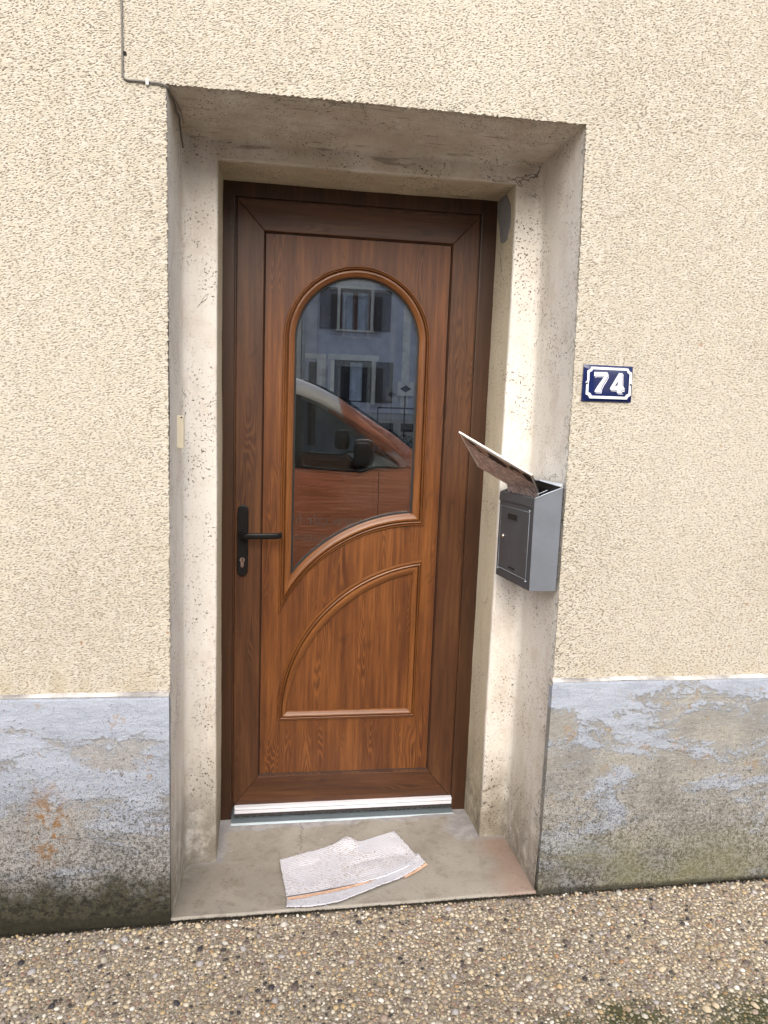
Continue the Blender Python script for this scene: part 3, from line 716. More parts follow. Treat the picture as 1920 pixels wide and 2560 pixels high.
s7 = [(490, 392), (795, 398), (820, 412), (818, 500), (770, 585), (700, 690), (650, 790), (632, 885), (490, 880), (497, 850), (560, 745), (650, 620), (742, 490), (535, 482), (485, 500)]
s4 = [(1100, 415), (1190, 420), (1183, 450), (1168, 748), (1205, 752), (1200, 848), (1138, 850), (1130, 885), (1162, 915), (1025, 905), (1045, 885), (1040, 840), (875, 830), (868, 790)]
h4 = [(1072, 600), (955, 745), (1062, 742)]
def off(p, a, b): return [(u+a, v+b) for u, v in p]
for nm, s, hl in (('digit', s7, None), ('digit', s4, h4)):
    sh = flat(nm, [s]+([h4] if hl else []), yp-.0016, M['white_enamel'], plate, .0004)
    flat('digit_outline', [off(s, 14, 16)], yp-.0010, M['grey_enamel'], sh, .0003) if hl is None else flat('digit_outline', [off(s, 14, 16), off(h4, 4, 4)], yp-.0010, M['grey_enamel'], sh, .0003)
    flat('digit_shadow', [off(s, 27, 33)]+([off([(1072, 610), (968, 745), (1030, 742)], 22, -10)] if hl else []), yp-.0005, M['white_enamel'], sh, .0003)

# ------------------------------------------------------------------ letterbox
def mat_box(name, c, rough, flecks=0):
    m = MT(name, rough, .4, .0); n = m.noise(m.obj(), 9, 4, .6); f = m.noise(m.obj(), 500, 2)
    cc = m.mix(m.rng(n, .35, .7), c, tuple(x*1.22 for x in c)); cc = m.mix(m.math('MULTIPLY', m.rng(f, .5, .7), .25), cc, tuple(x*1.5 for x in c))
    if flecks: cc = m.mix(m.math('MULTIPLY', m.rng(m.noise(m.obj(), 26, 4, .7), .6, .75), .25), cc, (.25, .23, .22))
    m.col(cc); m.bump(f, .0002, .5); return m.m
M['box_grey'] = mat_box('letterbox_grey', (.135, .148, .17), .6); M['box_dark'] = mat_box('letterbox_charcoal', (.062, .066, .074), .5, 1)
M['box_edge'] = mat_box('letterbox_bright_edge', (.36, .40, .45), .35)
lb = thing('letterbox', (.94, -.39, .97), 'grey metal letterbox with charcoal front door, mounted in the right reveal below the number plate', 'letterbox')
nb, nt = (.905, -.530), (.903, -.530)
fb = (.889, -.258)
KX = .9845
def hexa(name, bot, top, mat, parent):
    V = list(bot)+list(top); k = len(bot)
    return mesh(name, V, [tuple(range(k))[::-1], tuple(range(k, 2*k))]+[(i, (i+1) % k, k+(i+1) % k, k+i) for i in range(k)], mat, parent)
t_ = .0014
Znb, Zfb = .985, .971; Znt, Zft, Zwk = 1.251, 1.241, 1.288
def P_front(s, z, o=0.):   # point on the front sheet: s 0 near .. 1 far, o outwards
    a = np.array(nb); b = np.array(fb); d = (b-a)/np.linalg.norm(b-a); nrm = np.array([-d[1], d[0]])
    q = a+(b-a)*s+nrm*o; return (q[0], q[1], z-.012*s)
# side facing the street, far side, back, bottom, front sheet
mesh('side_panel', [(.905, -.530, Znb), (KX, -.530, Znb), (KX, -.530, Zwk), (.903, -.530, Znt), (.905, -.530+t_, Znb), (KX, -.530+t_, Znb), (KX, -.530+t_, Zwk), (.903, -.530+t_, Znt)],
     [(0, 1, 2, 3), (4, 5, 6, 7), (0, 1, 5, 4), (1, 2, 6, 5), (2, 3, 7, 6), (3, 0, 4, 7)], M['box_grey'], lb)
mesh('side_panel', [(.889, -.258, Zfb), (KX, -.258, Zfb), (KX, -.258, Zwk-.008), (.889, -.258, Zft)], [(0, 1, 2, 3)], M['box_grey'], lb)
mesh('back_panel', [(KX+.001, -.530, Znb), (KX+.001, -.258, Zfb), (KX+.001, -.258, Zwk-.006), (KX+.001, -.530, Zwk+.004)], [(0, 1, 2, 3)], M['box_dark'], lb)
mesh('bottom_panel', [(.905, -.530, Znb), (KX, -.530, Znb), (KX, -.258, Zfb), (.889, -.258, Zfb)], [(0, 1, 2, 3)], M['box_dark'], lb)
mesh('front_panel', [P_front(0, Znb), P_front(1, Znb), P_front(1, Znt), P_front(0, Znt)]+[P_front(0, Znb, -t_), P_front(1, Znb, -t_), P_front(1, Znt, -t_), P_front(0, Znt, -t_)],
     [(0, 1, 2, 3), (4, 5, 6, 7), (0, 1, 5, 4), (1, 2, 6, 5), (2, 3, 7, 6), (3, 0, 4, 7)], M['box_dark'], lb)
mesh('mouth_lip', [P_front(-.002, Znt, .002), P_front(1, Znt, .002), P_front(1, Znt-.026, .0035), P_front(.5, Znt-.0235, .0035), P_front(-.002, Znt-.026, .0035), P_front(-.002, Znt+.003, -.012), P_front(1, Znt+.003, -.012), P_front(.5, Znt+.0, .002), P_front(.5, Znt+.003, -.012)],
     [(0, 7, 3, 4), (7, 1, 2, 3), (0, 5, 8, 7), (7, 8, 6, 1)], M['box_dark'], lb)
tube('side_edge', [(.903, -.531, Znt+.001), (.93, -.531, Znt+.0135), (KX, -.531, Zwk-.002)], .0018, M['box_edge'], lb, 6)
tube('mouth_wire', [(.915, -.515, 1.2625), (.945, -.512, 1.275)], .0012, M['box_edge'], lb, 6)
dr = [P_front(.10, 1.222-.012, .0022), P_front(.93, 1.222-.012, .0022), P_front(.93, 1.012, .0022), P_front(.10, 1.012, .0022)]
dI = [P_front(.10, 1.210, -.0002), P_front(.93, 1.210, -.0002), P_front(.93, 1.012, -.0002), P_front(.10, 1.012, -.0002)]
bdoor = mesh('box_door', dr+dI, [(0, 1, 2, 3), (4, 5, 6, 7), (0, 1, 5, 4), (1, 2, 6, 5), (2, 3, 7, 6), (3, 0, 4, 7)], M['box_dark'], lb)
tube('door_seam', dr+[dr[0]], .0009, M['box_edge'], bdoor, 5, False)
lathe_in = P_front(.80, 1.115, .010); 
def knob(name, s, z, r, o0, o1, mat, parent, seg=14):
    a = Vector(P_front(s, z, o0)); b = Vector(P_front(s, z, o1)); return tube(name, [a, a.lerp(b, .9), b], [r, r, r*.75], mat, parent, seg)
knob('lock', .80, 1.116, .0065, .001, .008, M['steel'], bdoor); 
def decal(name, s0, s1, za, zb, o, mat, parent): return mesh(name, [P_front(s0, za, o), P_front(s1, za, o), P_front(s1, zb, o), P_front(s0, zb, o)], [(0, 1, 2, 3)], mat, parent)
def fbox(name, s0, s1, za, zb, o0, o1, mat, parent):
    V = [P_front(s0, za, o0), P_front(s1, za, o0), P_front(s1, zb, o0), P_front(s0, zb, o0), P_front(s0, za, o1), P_front(s1, za, o1), P_front(s1, zb, o1), P_front(s0, zb, o1)]
    return mesh(name, V, [(0, 1, 2, 3), (4, 5, 6, 7), (0, 1, 5, 4), (1, 2, 6, 5), (2, 3, 7, 6), (3, 0, 4, 7)], mat, parent)
ns = fbox('name_slot', .40, .70, 1.172, 1.194, .0005, .0036, M['box_dark'], bdoor)
decal('slot_opening', .42, .685, 1.1745, 1.1915, .0052, M['hole'], ns)
fbox('embossing', .42, .60, 1.024, 1.029, .0015, .0030, M['hole'], bdoor)
for s_, z_ in ((.10, 1.214), (.10, 1.008), (.93, 1.008)): knob('hinge_pin', s_, z_, .0026, .0, .0046, M['box_edge'], lb, 8)
# lid: tilted up, resting on the paper
lid = mesh('lid', [(.921, -.512, 1.3045), (KX, -.528, 1.296), (KX, -.258, 1.286), (.896, -.262, 1.292), (.921, -.512, 1.3015), (KX, -.528, 1.285), (KX, -.258, 1.276), (.896, -.262, 1.289)],
           [(0, 1, 2, 3), (4, 5, 6, 7), (0, 1, 5, 4), (1, 2, 6, 5), (2, 3, 7, 6), (3, 0, 4, 7)], M['box_edge'], lb)
lathe_x('rivet', [(-.004, .0015), (-.0035, .0035), (.0, .004)], (.9765, -.529, 1.2885), M['steel'], lb, 12)

# ------------------------------------------------------------------ newspaper in the letterbox
def mat_print():
    m = MT('printed_paper', .55, .35); U = m.uv(); x, y, z = m.xyz(U)
    # rows of small lines of text with a darker picture band near the top edge
    row = m.math('FRACT', m.math('MULTIPLY', y, 14.)); col_ = m.math('FRACT', m.math('ADD', m.math('MULTIPLY', x, 5.), m.math('MULTIPLY', m.noise(m.map(U, (0, 9, 1)), 1, 0), .7)))
    txt = m.math('MULTIPLY', m.math('LESS_THAN', row, .42), m.rng(m.noise(m.map(U, (13, 14, 1)), 1.0, 1, .6), .43, .48))
    txt = m.math('MULTIPLY', txt, m.math('GREATER_THAN', col_, .08))
    c = m.mix(m.noise(m.map(U, (4, 6, 1)), 1, 3), (.58, .40, .35), (.80, .64, .58))
    c = m.mix(m.math('MULTIPLY', txt, .8), c, (.10, .05, .045))
    pic = m.math('MULTIPLY', m.math('GREATER_THAN', y, .74), m.math('LESS_THAN', y, .95))
    pn = m.vor(m.map(U, (9, 7, 1)), 1.0, 'F1', 1); ps = m.xyz(pn)
    pc = m.mix(m.math('GREATER_THAN', ps[0], .42), (.025, .018, .018), (.40, .26, .20)); c = m.mix(pic, c, pc)
    mg = m.math('MAXIMUM', m.math('LESS_THAN', x, .025), m.math('GREATER_THAN', y, .955)); mg = m.math('MAXIMUM', mg, m.math('GREATER_THAN', x, .975))
    c = m.mix(mg, c, (.74, .68, .62)); m.col(c); return m.m
M['print'] = mat_print(); M['paper'] = simple('paper_edge', (.78, .74, .68), .6, var=.05)
np_t = np.array([.716, -.36, 1.4256]); np_r = np.array([.9008, -.500, 1.3146]); vv = np.array([.110, .160, -.114])
uu = np_r-np_t; nrm = np.cross(uu, vv); nrm /= np.linalg.norm(nrm)
if nrm[1] > 0: nrm = -nrm
paper = thing('newspaper', tuple(np_r), 'thin pinkish printed magazine sticking up out of the letterbox mouth', 'magazine')
def sheet(name, o, mat, uvm=True, thick=.0):
    A = []; U = []
    nu_, nv_ = 16, 12
    for i in range(nu_+1):
        s = i/nu_; row = []; ur = []; vmax = np.interp(s, [0, .45, 1], [1, 1, .43])
        for j in range(nv_+1):
            t = j/nv_*vmax; q = np_t+uu*s+vv*t+nrm*(o+.004*math.sin(s*3.1)*(1-t)); row.append(q); ur.append((s, 1-t*.98))
        if s >= .449:
            t2 = vmax+.14; e = np_t+uu*s+vv*t2+nrm*o; e[0] = min(max(e[0], .918), .962); e[2] = min(e[2], 1.236); row.append(e); ur.append((s, 1-t2*.98))
            e = e.copy(); e[2] -= .06; row.append(e); ur.append((s, -.2-t2))
        else:
            for _q in range(2): row.append(row[-1]+vv*.0001); ur.append(ur[-1])
        A.append(row); U.append(ur)
    return mesh(name, np.array(A).reshape(-1, 3), grid_faces(nu_+1, nv_+3), mat, paper, np.array(U).reshape(-1, 2), True)
sheet('cover', .0, M['print']); sheet('back_cover', -.0045, M['paper'])
for i, o_ in enumerate((-.0012, -.0024, -.0036)): sheet('page', o_, M['paper'])
E_ = [np_t+nrm*.0002, np_r+nrm*.0002, np_r-nrm*.0047, np_t-nrm*.0047]
mesh('spine', E_+[e+vv/np.linalg.norm(vv)*.001 for e in E_], [(0, 1, 2, 3), (0, 1, 5, 4), (2, 3, 7, 6)], M['paper'], paper)

# ------------------------------------------------------------------ door bell, cable
bell = thing('door_bell', (-.09, -.345, 1.40), 'slim cream plastic bell push on the left reveal', 'door bell')
bb = box('bell_case', (-.0985, -.364, 1.3555), (-.0775, -.336, 1.4475), M['cream_plastic'], bell, .003)
lathe_x('bell_screw', [(-.001, .0022), (.0, .0026)], (-.0835, -.364, 1.4425), M['hole'], bell, 10)
cable = thing('cable', (-.197, Y0, 2.3), 'thin grey cable running down the wall and into the top left corner of the recess', 'cable')
cp = [(-.199, 6.0), (-.1985, 3.0), (-.1975, 2.6), (-.1965, 2.42), (-.1958, 2.33), (-.1965, 2.27), (-.1962, 2.257), (-.192, 2.248), (-.183, 2.2455), (-.160, 2.2462), (-.138, 2.2455), (-.115, 2.2455), (-.104, 2.2440)]
tube('cable_run', [(a, Y0-.0035, b) for a, b in cp]+[(-.0945, Y0-.004, 2.240), (-.0915, Y0+.004, 2.2375), (-.0905, Y0+.05, 2.236), (-.0888, -.43, 2.238), (-.0895, -.40, 2.232), (-.087, -.36, 2.236), (-.090, -.32, 2.226), (-.089, -.30, 2.205), (-.086, -.285, 2.18)], .0026, M['cable'], cable, 7)
tube('bare_wire', [(-.0905, Y0+.05, 2.241), (-.084, -.43, 2.243), (-.080, -.37, 2.240), (-.083, -.30, 2.238)], .0010, M['cable'], cable, 5)
box('clip', (-.1425, Y0-.0085, 2.238), (-.1355, Y0-.0005, 2.2525), M['clip'], cable, .001)

# ------------------------------------------------------------------ floor cloth on the step
def mat_cloth(name, rib):
    m = MT(name, .95, .1); U = m.uv(); P = m.obj(); x, y, z = m.xyz(U)
    r = m.math('FRACT', m.math('ADD', m.math('MULTIPLY', y, 26.), m.math('MULTIPLY', m.noise(m.map(U, (3, 3, 1)), 1, 1), .5)))
    ribs = m.math('ABSOLUTE', m.math('SUBTRACT', r, .5)); knit = m.noise(m.map(U, (70, 120, 1)), 1, 2, .6)
    c = m.mix(m.rng(m.noise(P, 12, 3), .3, .7), (.70, .71, .77), (.78, .79, .85))
    if rib: c = m.mix(m.math('MULTIPLY', m.rng(ribs, .20, .0), .34), c, (.40, .37, .38))
    dm = m.math('MULTIPLY', m.rng(m.noise(P, 6, 3), .38, .62), m.rng(m.noise(P, 170, 3, .7), .50, .66))
    c = m.mix(m.math('MULTIPLY', dm, .9 if rib else .5), c, (.38, .28, .19))
    sp = m.rng(m.noise(P, 120, 1), .735, .76); c = m.mix(m.math('MULTIPLY', sp, .8), c, (.10, .07, .05))
    m.col(c); m.bump(m.math('ADD', m.math('MULTIPLY', ribs, 1.4 if rib else .1), knit), .0022, .9); return m.m
M['cloth'] = mat_cloth('ribbed_cotton', True); M['hem'] = mat_cloth('flat_cotton', False); M['orange'] = simple('orange_band', (.78, .50, .34), .9, var=.2, vscale=60, bs=400)
cloth = thing('floor_cloth', (.42, -.33, 0), 'crumpled dirty white ribbed floor cloth lying on the doorstep', 'floor cloth')
top_e = np.array([(.212, -.250), (.25, -.233), (.30, -.213), (.36, -.196), (.40, -.181), (.425, -.162), (.445, -.157), (.465, -.172), (.49, -.177), (.53, -.165), (.575, -.149), (.612, -.136)])
bot_e = np.array([(.2345, -.473), (.28, -.466), (.33, -.457), (.38, -.447), (.43, -.436), (.48, -.424), (.53, -.406), (.575, -.385), (.61, -.364), (.64, -.342), (.655, -.322), (.668, -.302)])
front_e = np.array([(.232, -.531), (.262, -.536), (.30, -.540), (.345, -.533), (.39, -.520), (.435, -.495), (.48, -.470), (.53, -.443), (.58, -.419), (.63, -.386), (.66, -.362), (.684, -.338)])
def resamp(L_, n):
    s = np.linspace(0, 1, len(L_)); t = np.linspace(0, 1, n); return np.stack([np.interp(t, s, L_[:, 0]), np.interp(t, s, L_[:, 1])], 1)
def cloth_z(x, y):
    zs = step_z(x, max(y, Y0-.006))
    if y < Y0-.006: zs = min(zs, .0+pav_z(x, y)+.006)
    return zs
def patch(name, A_, B_, n, m_, lift, mat, amp, fray=.0012, edge_lift=0., u0=0., v0=0., crest=True):
    A_ = resamp(A_, n); B_ = resamp(B_, n); G_ = []; U = []
    for i in range(n):
        row = []; ur = []
        for j in range(m_):
            t = j/(m_-1); q = A_[i]*(1-t)+B_[i]*t
            f = rng.normal(0, fray, 2) if i in (0, n-1) or j in (0, m_-1) else (0, 0)
            x, y = q[0]+f[0], q[1]+f[1]
            w_ = abs(wob([[x, y, .3]], 17)[0])*amp+abs(wob([[x, y, .9]], 42, 1)[0])*amp*.45
            if crest: w_ += .013*math.exp(-((x-.448)/.028)**2-((y+.175)/.035)**2)
            z = cloth_z(x, y)+lift+w_+edge_lift*t*t
            row.append((x, y, z)); ur.append((x+u0, v0+t))
        G_.append(row); U.append(ur)
    o = grid(name, G_, mat, cloth, U); return o
o = patch('cloth_body', top_e, bot_e, 110, 70, .0035, M['cloth'], .0055)
sm = o.modifiers.new('thickness', 'SOLIDIFY'); sm.thickness = .0028; sm.offset = -1
o2 = patch('hem_strip', np.concatenate([bot_e[:8]+[0, .010], bot_e[8:]+[0, .02]]), front_e, 110, 22, .0062, M['hem'], .0022, crest=False)
sm = o2.modifiers.new('thickness', 'SOLIDIFY'); sm.thickness = .0028; sm.offset = -1
ob = np.array([(.2345, -.474), (.28, -.4675), (.33, -.4585), (.38, -.4485), (.43, -.4375), (.48, -.4265), (.51, -.417)]); oc = np.array([(.2355, -.492), (.28, -.486), (.33, -.475), (.38, -.464), (.43, -.452), (.48, -.436), (.51, -.4175)])
patch('orange_band', ob, oc, 60, 5, .0108, M['orange'], .0022, .0004, crest=False)
patch('orange_band', np.array([(.60, -.402), (.64, -.376), (.686, -.336)]), np.array([(.604, -.411), (.645, -.385), (.690, -.348)]), 20, 4, .0045, M['orange'], .001, .0004, crest=False)
tube('stitch_line', [(x, y, cloth_z(x, y)+.0125) for x, y in resamp(ob+[0, .002], 40)], .0011, M['box_dark'], cloth, 5)
# frayed threads
for k in range(16):
    i = rng.integers(0, 12); b_ = top_e[i] if k % 2 else front_e[min(i, 3)]
    p0 = np.array([b_[0], b_[1], cloth_z(*b_)+.006]); d = rng.normal(0, .007, 3); d[2] = abs(d[2])*.3
    tube('thread', [p0, p0+d*.5+[0, 0, .002], p0+d], .0005, M['hem'], cloth, 4)

# ------------------------------------------------------------------ moss along the joint and on the pavement edge
def moss(name, pts, label_mat):
    V = []; F = []
    for (x, y, z, s) in pts:
        b = len(V)
        for k in range(4):
            a = rng.uniform(0, 6.28); r = s*rng.uniform(.3, 1.)
            V += [(x+r*math.cos(a), y+r*math.sin(a), z), (x+r*math.cos(a+.9), y+r*math.sin(a+.9), z), (x+r*.6*math.cos(a+.4), y+r*.6*math.sin(a+.4), z+s*rng.uniform(.6, 1.3))]
            F.append((b+3*k, b+3*k+1, b+3*k+2))
    o = mesh(name, V, F, label_mat); tag(o, kind='stuff'); return o
M['moss'] = simple('moss', (.055, .065, .015), .95, var=.5, vscale=40); M['moss_dark'] = simple('joint_dirt', (.028, .024, .014), .95, var=.5, vscale=60)
pts = []
for k in range(9000):
    x = rng.uniform(-.7, 2.0); y = Y0-.012-abs(rng.normal(0, .0055)); yy = y if not -.1 < x < .99 else y+.004
    if rng.random() < .35+.5*(wob([[x, 0, 0]], 12)[0] > 0): pts.append((x, yy, pav_z(x, y)-.004, rng.uniform(.002, .005)))
o = moss('joint_moss', pts, M['moss_dark']); o['label'] = 'dark dirt and moss in the joint between wall, step and pavement'; o['category'] = 'moss'
pts = []
for k in range(9000):
    x = rng.uniform(.5, 2.3); y = -rng.uniform(.88, 1.5)
    e = x*.12-y+wob([[x, y, 0]], 9)[0]*.10
    if e > 1.12 and x > .66 and rng.random() < min(.7, (e-1.11)*4): pts.append((x, y, pav_z(x, y)-.003, rng.uniform(.002, .0045)))
o = moss('pavement_moss', pts, M['moss']); o['label'] = 'yellow-green moss between the pebbles at the lower right of the pavement'; o['category'] = 'moss'

# ================================================================== across the street (seen in the door glass)
M['blue_wall'] = simple('grey_blue_render', (.50, .52, .60), .9, bs=14, bd=.02, var=.15, vscale=3)
M['band'] = simple('pale_stone', (.80, .80, .72), .85, var=.15, vscale=4); M['shutter'] = simple('brown_shutter', (.055, .045, .042), .6, var=.2)
M['win_frame'] = simple('brown_window_frame', (.10, .05, .04), .6); M['curtain'] = simple('net_curtain', (.40, .46, .54), .9, var=.2, vscale=5)
M['dark_room'] = simple('dark_room', (.03, .028, .032), .8); M['pale'] = simple('pale_paving', (.42, .41, .38), .9, var=.15, vscale=2)
far = thing('neighbour_house', (2.5, -20, 0), 'grey-blue house with pale stone window surrounds across the street, mirrored in the door glass', 'house')
FY = -20.
def fb_(name, x0_, x1_, z0_, z1_, d, mat, parent=far, back=.15): return box(name, (x0_, FY-back, z0_), (x1_, FY+d, z1_), mat, parent)
wallm = prism_xz('wall', [(.95, -.2), (9, -.2), (9, 6.2), (.95, 6.2)], FY, FY-.3, M['blue_wall'], far, holes=[[(1.96, 3.70), (2.93, 3.70), (2.93, 4.92), (1.96, 4.92)], [(1.84, 1.55), (3.02, 1.55), (3.02, 2.80), (1.84, 2.80)], [(6.0, 3.7), (7.0, 3.7), (7.0, 4.92), (6.0, 4.92)]])
box('house_body', (.95, FY-9, -.2), (9, FY-.9, 6.2), M['dark_room'], far)
def far_window(xa, xb, za, zb, cur, sh=True):
    s = .085
    wf = fb_('window', xa, xb, za, zb, -.14, M['curtain'], back=.17)
    for n_, a, b, c, d in (('frame', xa, xa+.07, za, zb), ('frame', xb-.07, xb, za, zb), ('frame', (xa+xb)/2-.075, (xa+xb)/2+.075, za+.0, zb), ('frame', xa+.07, xb-.07, zb-.08, zb-.002)):
        box(n_, (a, FY-.139, c), (b, FY-.08, d), M['win_frame'], wf)
    fb_('surround', xa-s, xa, za-.02, zb, .025, M['band']); fb_('surround', xb, xb+s, za-.02, zb, .025, M['band'])
    fb_('surround', xa-s-.05, xb+s+.05, zb+.002, zb+.13, .03, M['band']); fb_('sill', xa-s-.03, xb+s+.03, za-.07, za-.022, .08, M['band'])
    if sh:
        for a, b in ((xa-s-.52, xa-s-.01), (xb+s+.01, xb+s+.52)):
            shu = box('shutter', (a, FY+.031, za-.02), (b, FY+.065, zb), M['shutter'], far)
            for k in range(9):
                z_ = za+.03+(zb-za-.1)*k/9; box('slat', (a+.04, FY+.0655, z_), (b-.04, FY+.078, z_+.09), M['shutter'], shu)
far_window(1.98, 2.91, 3.72, 4.90, 1); far_window(6.02, 6.98, 3.72, 4.90, 1)
# ground floor window with one drawn curtain
fb_('room', 1.86, 3.0, 1.57, 2.78, -.14, M['dark_room'], back=.18)
box('curtain', (2.35, FY-.138, 1.6), (2.72, FY-.12, 2.75), M['curtain'], far)
fb_('surround', 1.74, 1.855, 1.5, 2.80, .025, M['band']); fb_('surround', 3.005, 3.12, 1.5, 2.80, .025, M['band']); fb_('lintel_band', 1.66, 3.20, 2.803, 2.97, .03, M['band'])
for a, b in ((3.13, 3.65),): box('shutter', (a, FY+.031, 1.56), (b, FY+.065, 2.78), M['shutter'], far)
fb_('surround', 1.32, 1.60, 1.0, 2.80, .02, M['band']); box('side_door', (1.09, FY+.003, .2), (1.315, FY+.05, 2.70), M['dark_room'], far)
fb_('lintel_band', .96, 1.60, 2.805, 2.95, .03, M['band'])
for k, z_ in enumerate(np.arange(.9, 6.0, .42)): box('corner_stone', (3.92, FY-.02, z_), (4.15, FY+.02, z_+.414), M['band'], far)
fb_('string_course', 1.0, 9, 5.02, 5.16, .05, M['band'])
fb_('base_band', 1.7, 9, .55, 1.26, .06, M['pale'])
for xa in (3.3, 3.95, 4.6): box('vent_opening', (xa, FY+.061, .70), (xa+.42, FY+.066, .95), M['dark_room'], far)
mesh('roof', [(.5, FY+.6, 6.15), (9.4, FY+.6, 6.15), (9.4, FY-4.5, 9.0), (.5, FY-4.5, 9.0)], [(0, 1, 2, 3)], simple('far_roof', (.20, .09, .06), .9), far)
tube('downpipe', [(.905, FY+.08, 6.1), (.905, FY+.08, .1)], .045, simple('zinc', (.35, .37, .40), .5, .3), far, 8)
far2 = thing('beige_house', (-3, -20, 0), 'cream rendered house joined to the left of the grey-blue house across the street', 'house')
box('wall', (-9, FY-9, -.2), (.84, FY, 6.6), simple('beige_render', (.66, .63, .54), .9, var=.1, vscale=2), far2)
for xa in (-7, -4.6, -2.2):
    for za in (1.2, 3.8):
        wf = box('window', (xa, FY+.004, za), (xa+1.0, FY+.03, za+1.35), M['curtain'], far2); box('frame', (xa+.46, FY+.031, za), (xa+.54, FY+.05, za+1.35), M['trim'], wf)
mesh('roof', [(-9.4, FY+.6, 6.55), (.9, FY+.6, 6.55), (.9, FY-4.5, 9.4), (-9.4, FY-4.5, 9.4)], [(0, 1, 2, 3)], simple('far_roof_brown', (.16, .08, .06), .9), far2)
sign = thing('diamond_sign', (4.0, -19.9, 1.2), 'square pale board with a black diamond beside the grey-blue house', 'sign')
box('board', (3.80, FY+.10, 1.80), (4.30, FY+.12, 2.22), M['band'], sign); prism_xz('diamond', [(3.87, 2.01), (4.05, 1.90), (4.23, 2.01), (4.05, 2.12)], FY+.127, FY+.121, M['dark_room'], sign)
tube('post', [(4.05, FY+.08, -.2), (4.05, FY+.08, 2.2)], .025, M['shutter'], sign, 6)
pf = box('far_pavement', (-60, -20.2, -.25), (60, -17.8, -.06), M['pale']); tag(pf, kind='structure')
cab = thing('overhead_cable', (4, -14, 1.4), 'thin dark handrail in front of the grey-blue house', 'railing')
tube('rail', [(3.0, -18.3, 1.42), (9, -18.3, 1.42)], .025, M['shutter'], cab, 6)
for x in (3.0, 4.8, 6.6, 8.4): tube('post', [(x, -18.3, -.06), (x, -18.3, 1.42)], .02, M['shutter'], cab, 6)
cab.name = 'railing'
# low shrubs at the foot of the house
for k, (x, s) in enumerate(((3.9, .34), (4.8, .42), (5.9, .36))):
    bv = []; bf = []
    for q in range(420):
        a = rng.normal(size=3); a /= np.linalg.norm(a); a *= s*rng.uniform(.5, 1.05); c = np.array([x, -18.9, .35+0])+a*[1.3, .8, .9]; b = len(bv)
        for w__ in range(3): bv.append(c+rng.normal(0, .035, 3))
        bf.append((b, b+1, b+2))
    sh = thing('shrub', (x, -18.9, -.06), ('small round green shrub at the foot of the grey-blue house, below the corner stones', 'larger green shrub right of the corner stones', 'green shrub furthest right before the grey-blue house')[k], 'shrub', 'shrubs before the grey-blue house')
    mesh('foliage', bv, bf, simple('shrub_leaf%d' % 0, (.05, .075, .03), .8, var=.4), sh); tube('stem', [(x, -18.9, -.06), (x, -18.9, .3)], .03, M['win_frame'], sh, 6)

# ------------------------------------------------------------------ the parked car behind the camera (mirrored in the glass)
def mat_paint(name, c, ripple=True):
    m = MT(name, .35, .5, .15); m.b.inputs['Coat Weight'].default_value = 1.; m.b.inputs['Coat Roughness'].default_value = .06
    m.col(m.mix(m.noise(m.obj(), 3, 2), tuple(x*.93 for x in c), tuple(x*1.05 for x in c)))
    if ripple: m.bump(m.noise(m.map(m.obj(), (.12, 1, 1)), 26, 1.5), .02, .8)
    return m.m
M['orange_paint'] = mat_paint('orange_car_paint', (.56, .21, .12)); M['silver'] = mat_paint('silver_rims_and_sky_sheen', (.62, .65, .70), False)  # silver: sky reflection painted onto the orange roof; also the real rim colour
def mat_cglass():
    m = MT('car_glass'); t = m.t; out = t.nodes['Material Output']; tr = t.nodes.new('ShaderNodeBsdfTransparent'); tr.inputs[0].default_value = (.42, .46, .46, 1)
    gl = t.nodes.new('ShaderNodeBsdfGlossy'); gl.inputs['Roughness'].default_value = .02; mx = t.nodes.new('ShaderNodeMixShader'); mx.inputs[0].default_value = .04
    t.links.new(tr.outputs[0], mx.inputs[1]); t.links.new(gl.outputs[0], mx.inputs[2]); t.links.new(mx.outputs[0], out.inputs[0]); return m.m
M['car_glass'] = mat_cglass(); M['tyre'] = simple('tyre_rubber', (.02, .02, .02), .85); M['seat'] = simple('seat_fabric', (.13, .14, .16), .9)
M['plastic'] = simple('black_plastic', (.018, .018, .02), .5); M['lamp_glass'] = simple('clear_lamp', (.6, .6, .62), .15); M['red_lamp'] = simple('red_lamp', (.4, .02, .015), .2)
car = thing('parked_car', (0, -3.9, -.19), 'orange car with a sky reflection coloured in silver on its roof, parked at the kerb, mirrored in the door glass', 'car')
CY0, CY1 = -3.0, -4.76; CM = (CY0+CY1)/2; RZ = -.19
# body outline (x, z) of the flanks from tail to nose
belt = [(-2.20, 1.02), (-1.2, 1.03), (.30, 1.012), (.63, .992), (.82, .985), (.935, 1.024), (1.20, 1.020), (1.60, .985), (2.00, .90), (2.22, .76)]
def halfw(z, x):
    w_ = .88-.10*max(0, (z-.95))/.6-.05*max(0, .25-z)/.4
    w_ -= .16*max(0, (x-1.55)/.75)**2+.10*max(0, (-1.6-x)/.65)**2
    return w_
def flank_z(x): return float(np.interp(x, [b[0] for b in belt], [b[1] for b in belt]))
nose = 2.30; tail = -2.25
xs_ = np.linspace(tail, nose, 120); body_rows = []
wheels_x = (1.50, -1.35); WR = .315
for sgn in (1, -1):
    rows = []
    for x in xs_:
        zb = RZ+.20
        for wx in wheels_x:
            d = abs(x-wx)
            if d < WR+.06: zb = max(zb, RZ+WR+math.sqrt((WR+.06)**2-d*d))
        zt = flank_z(x); zt = max(zt, zb+.02); row = []
        for k in range(26):
            z = zb+(zt-zb)*k/25; bulge = .018*math.sin(min(1, max(0, (z-.05)/.95))*math.pi)
            row.append((x, CM+sgn*(halfw(z, x)+bulge-(.014 if abs(z-.62) < .02 else 0)), z))
        rows.append(row)
    o = grid('flank', rows, M['orange_paint'], car)
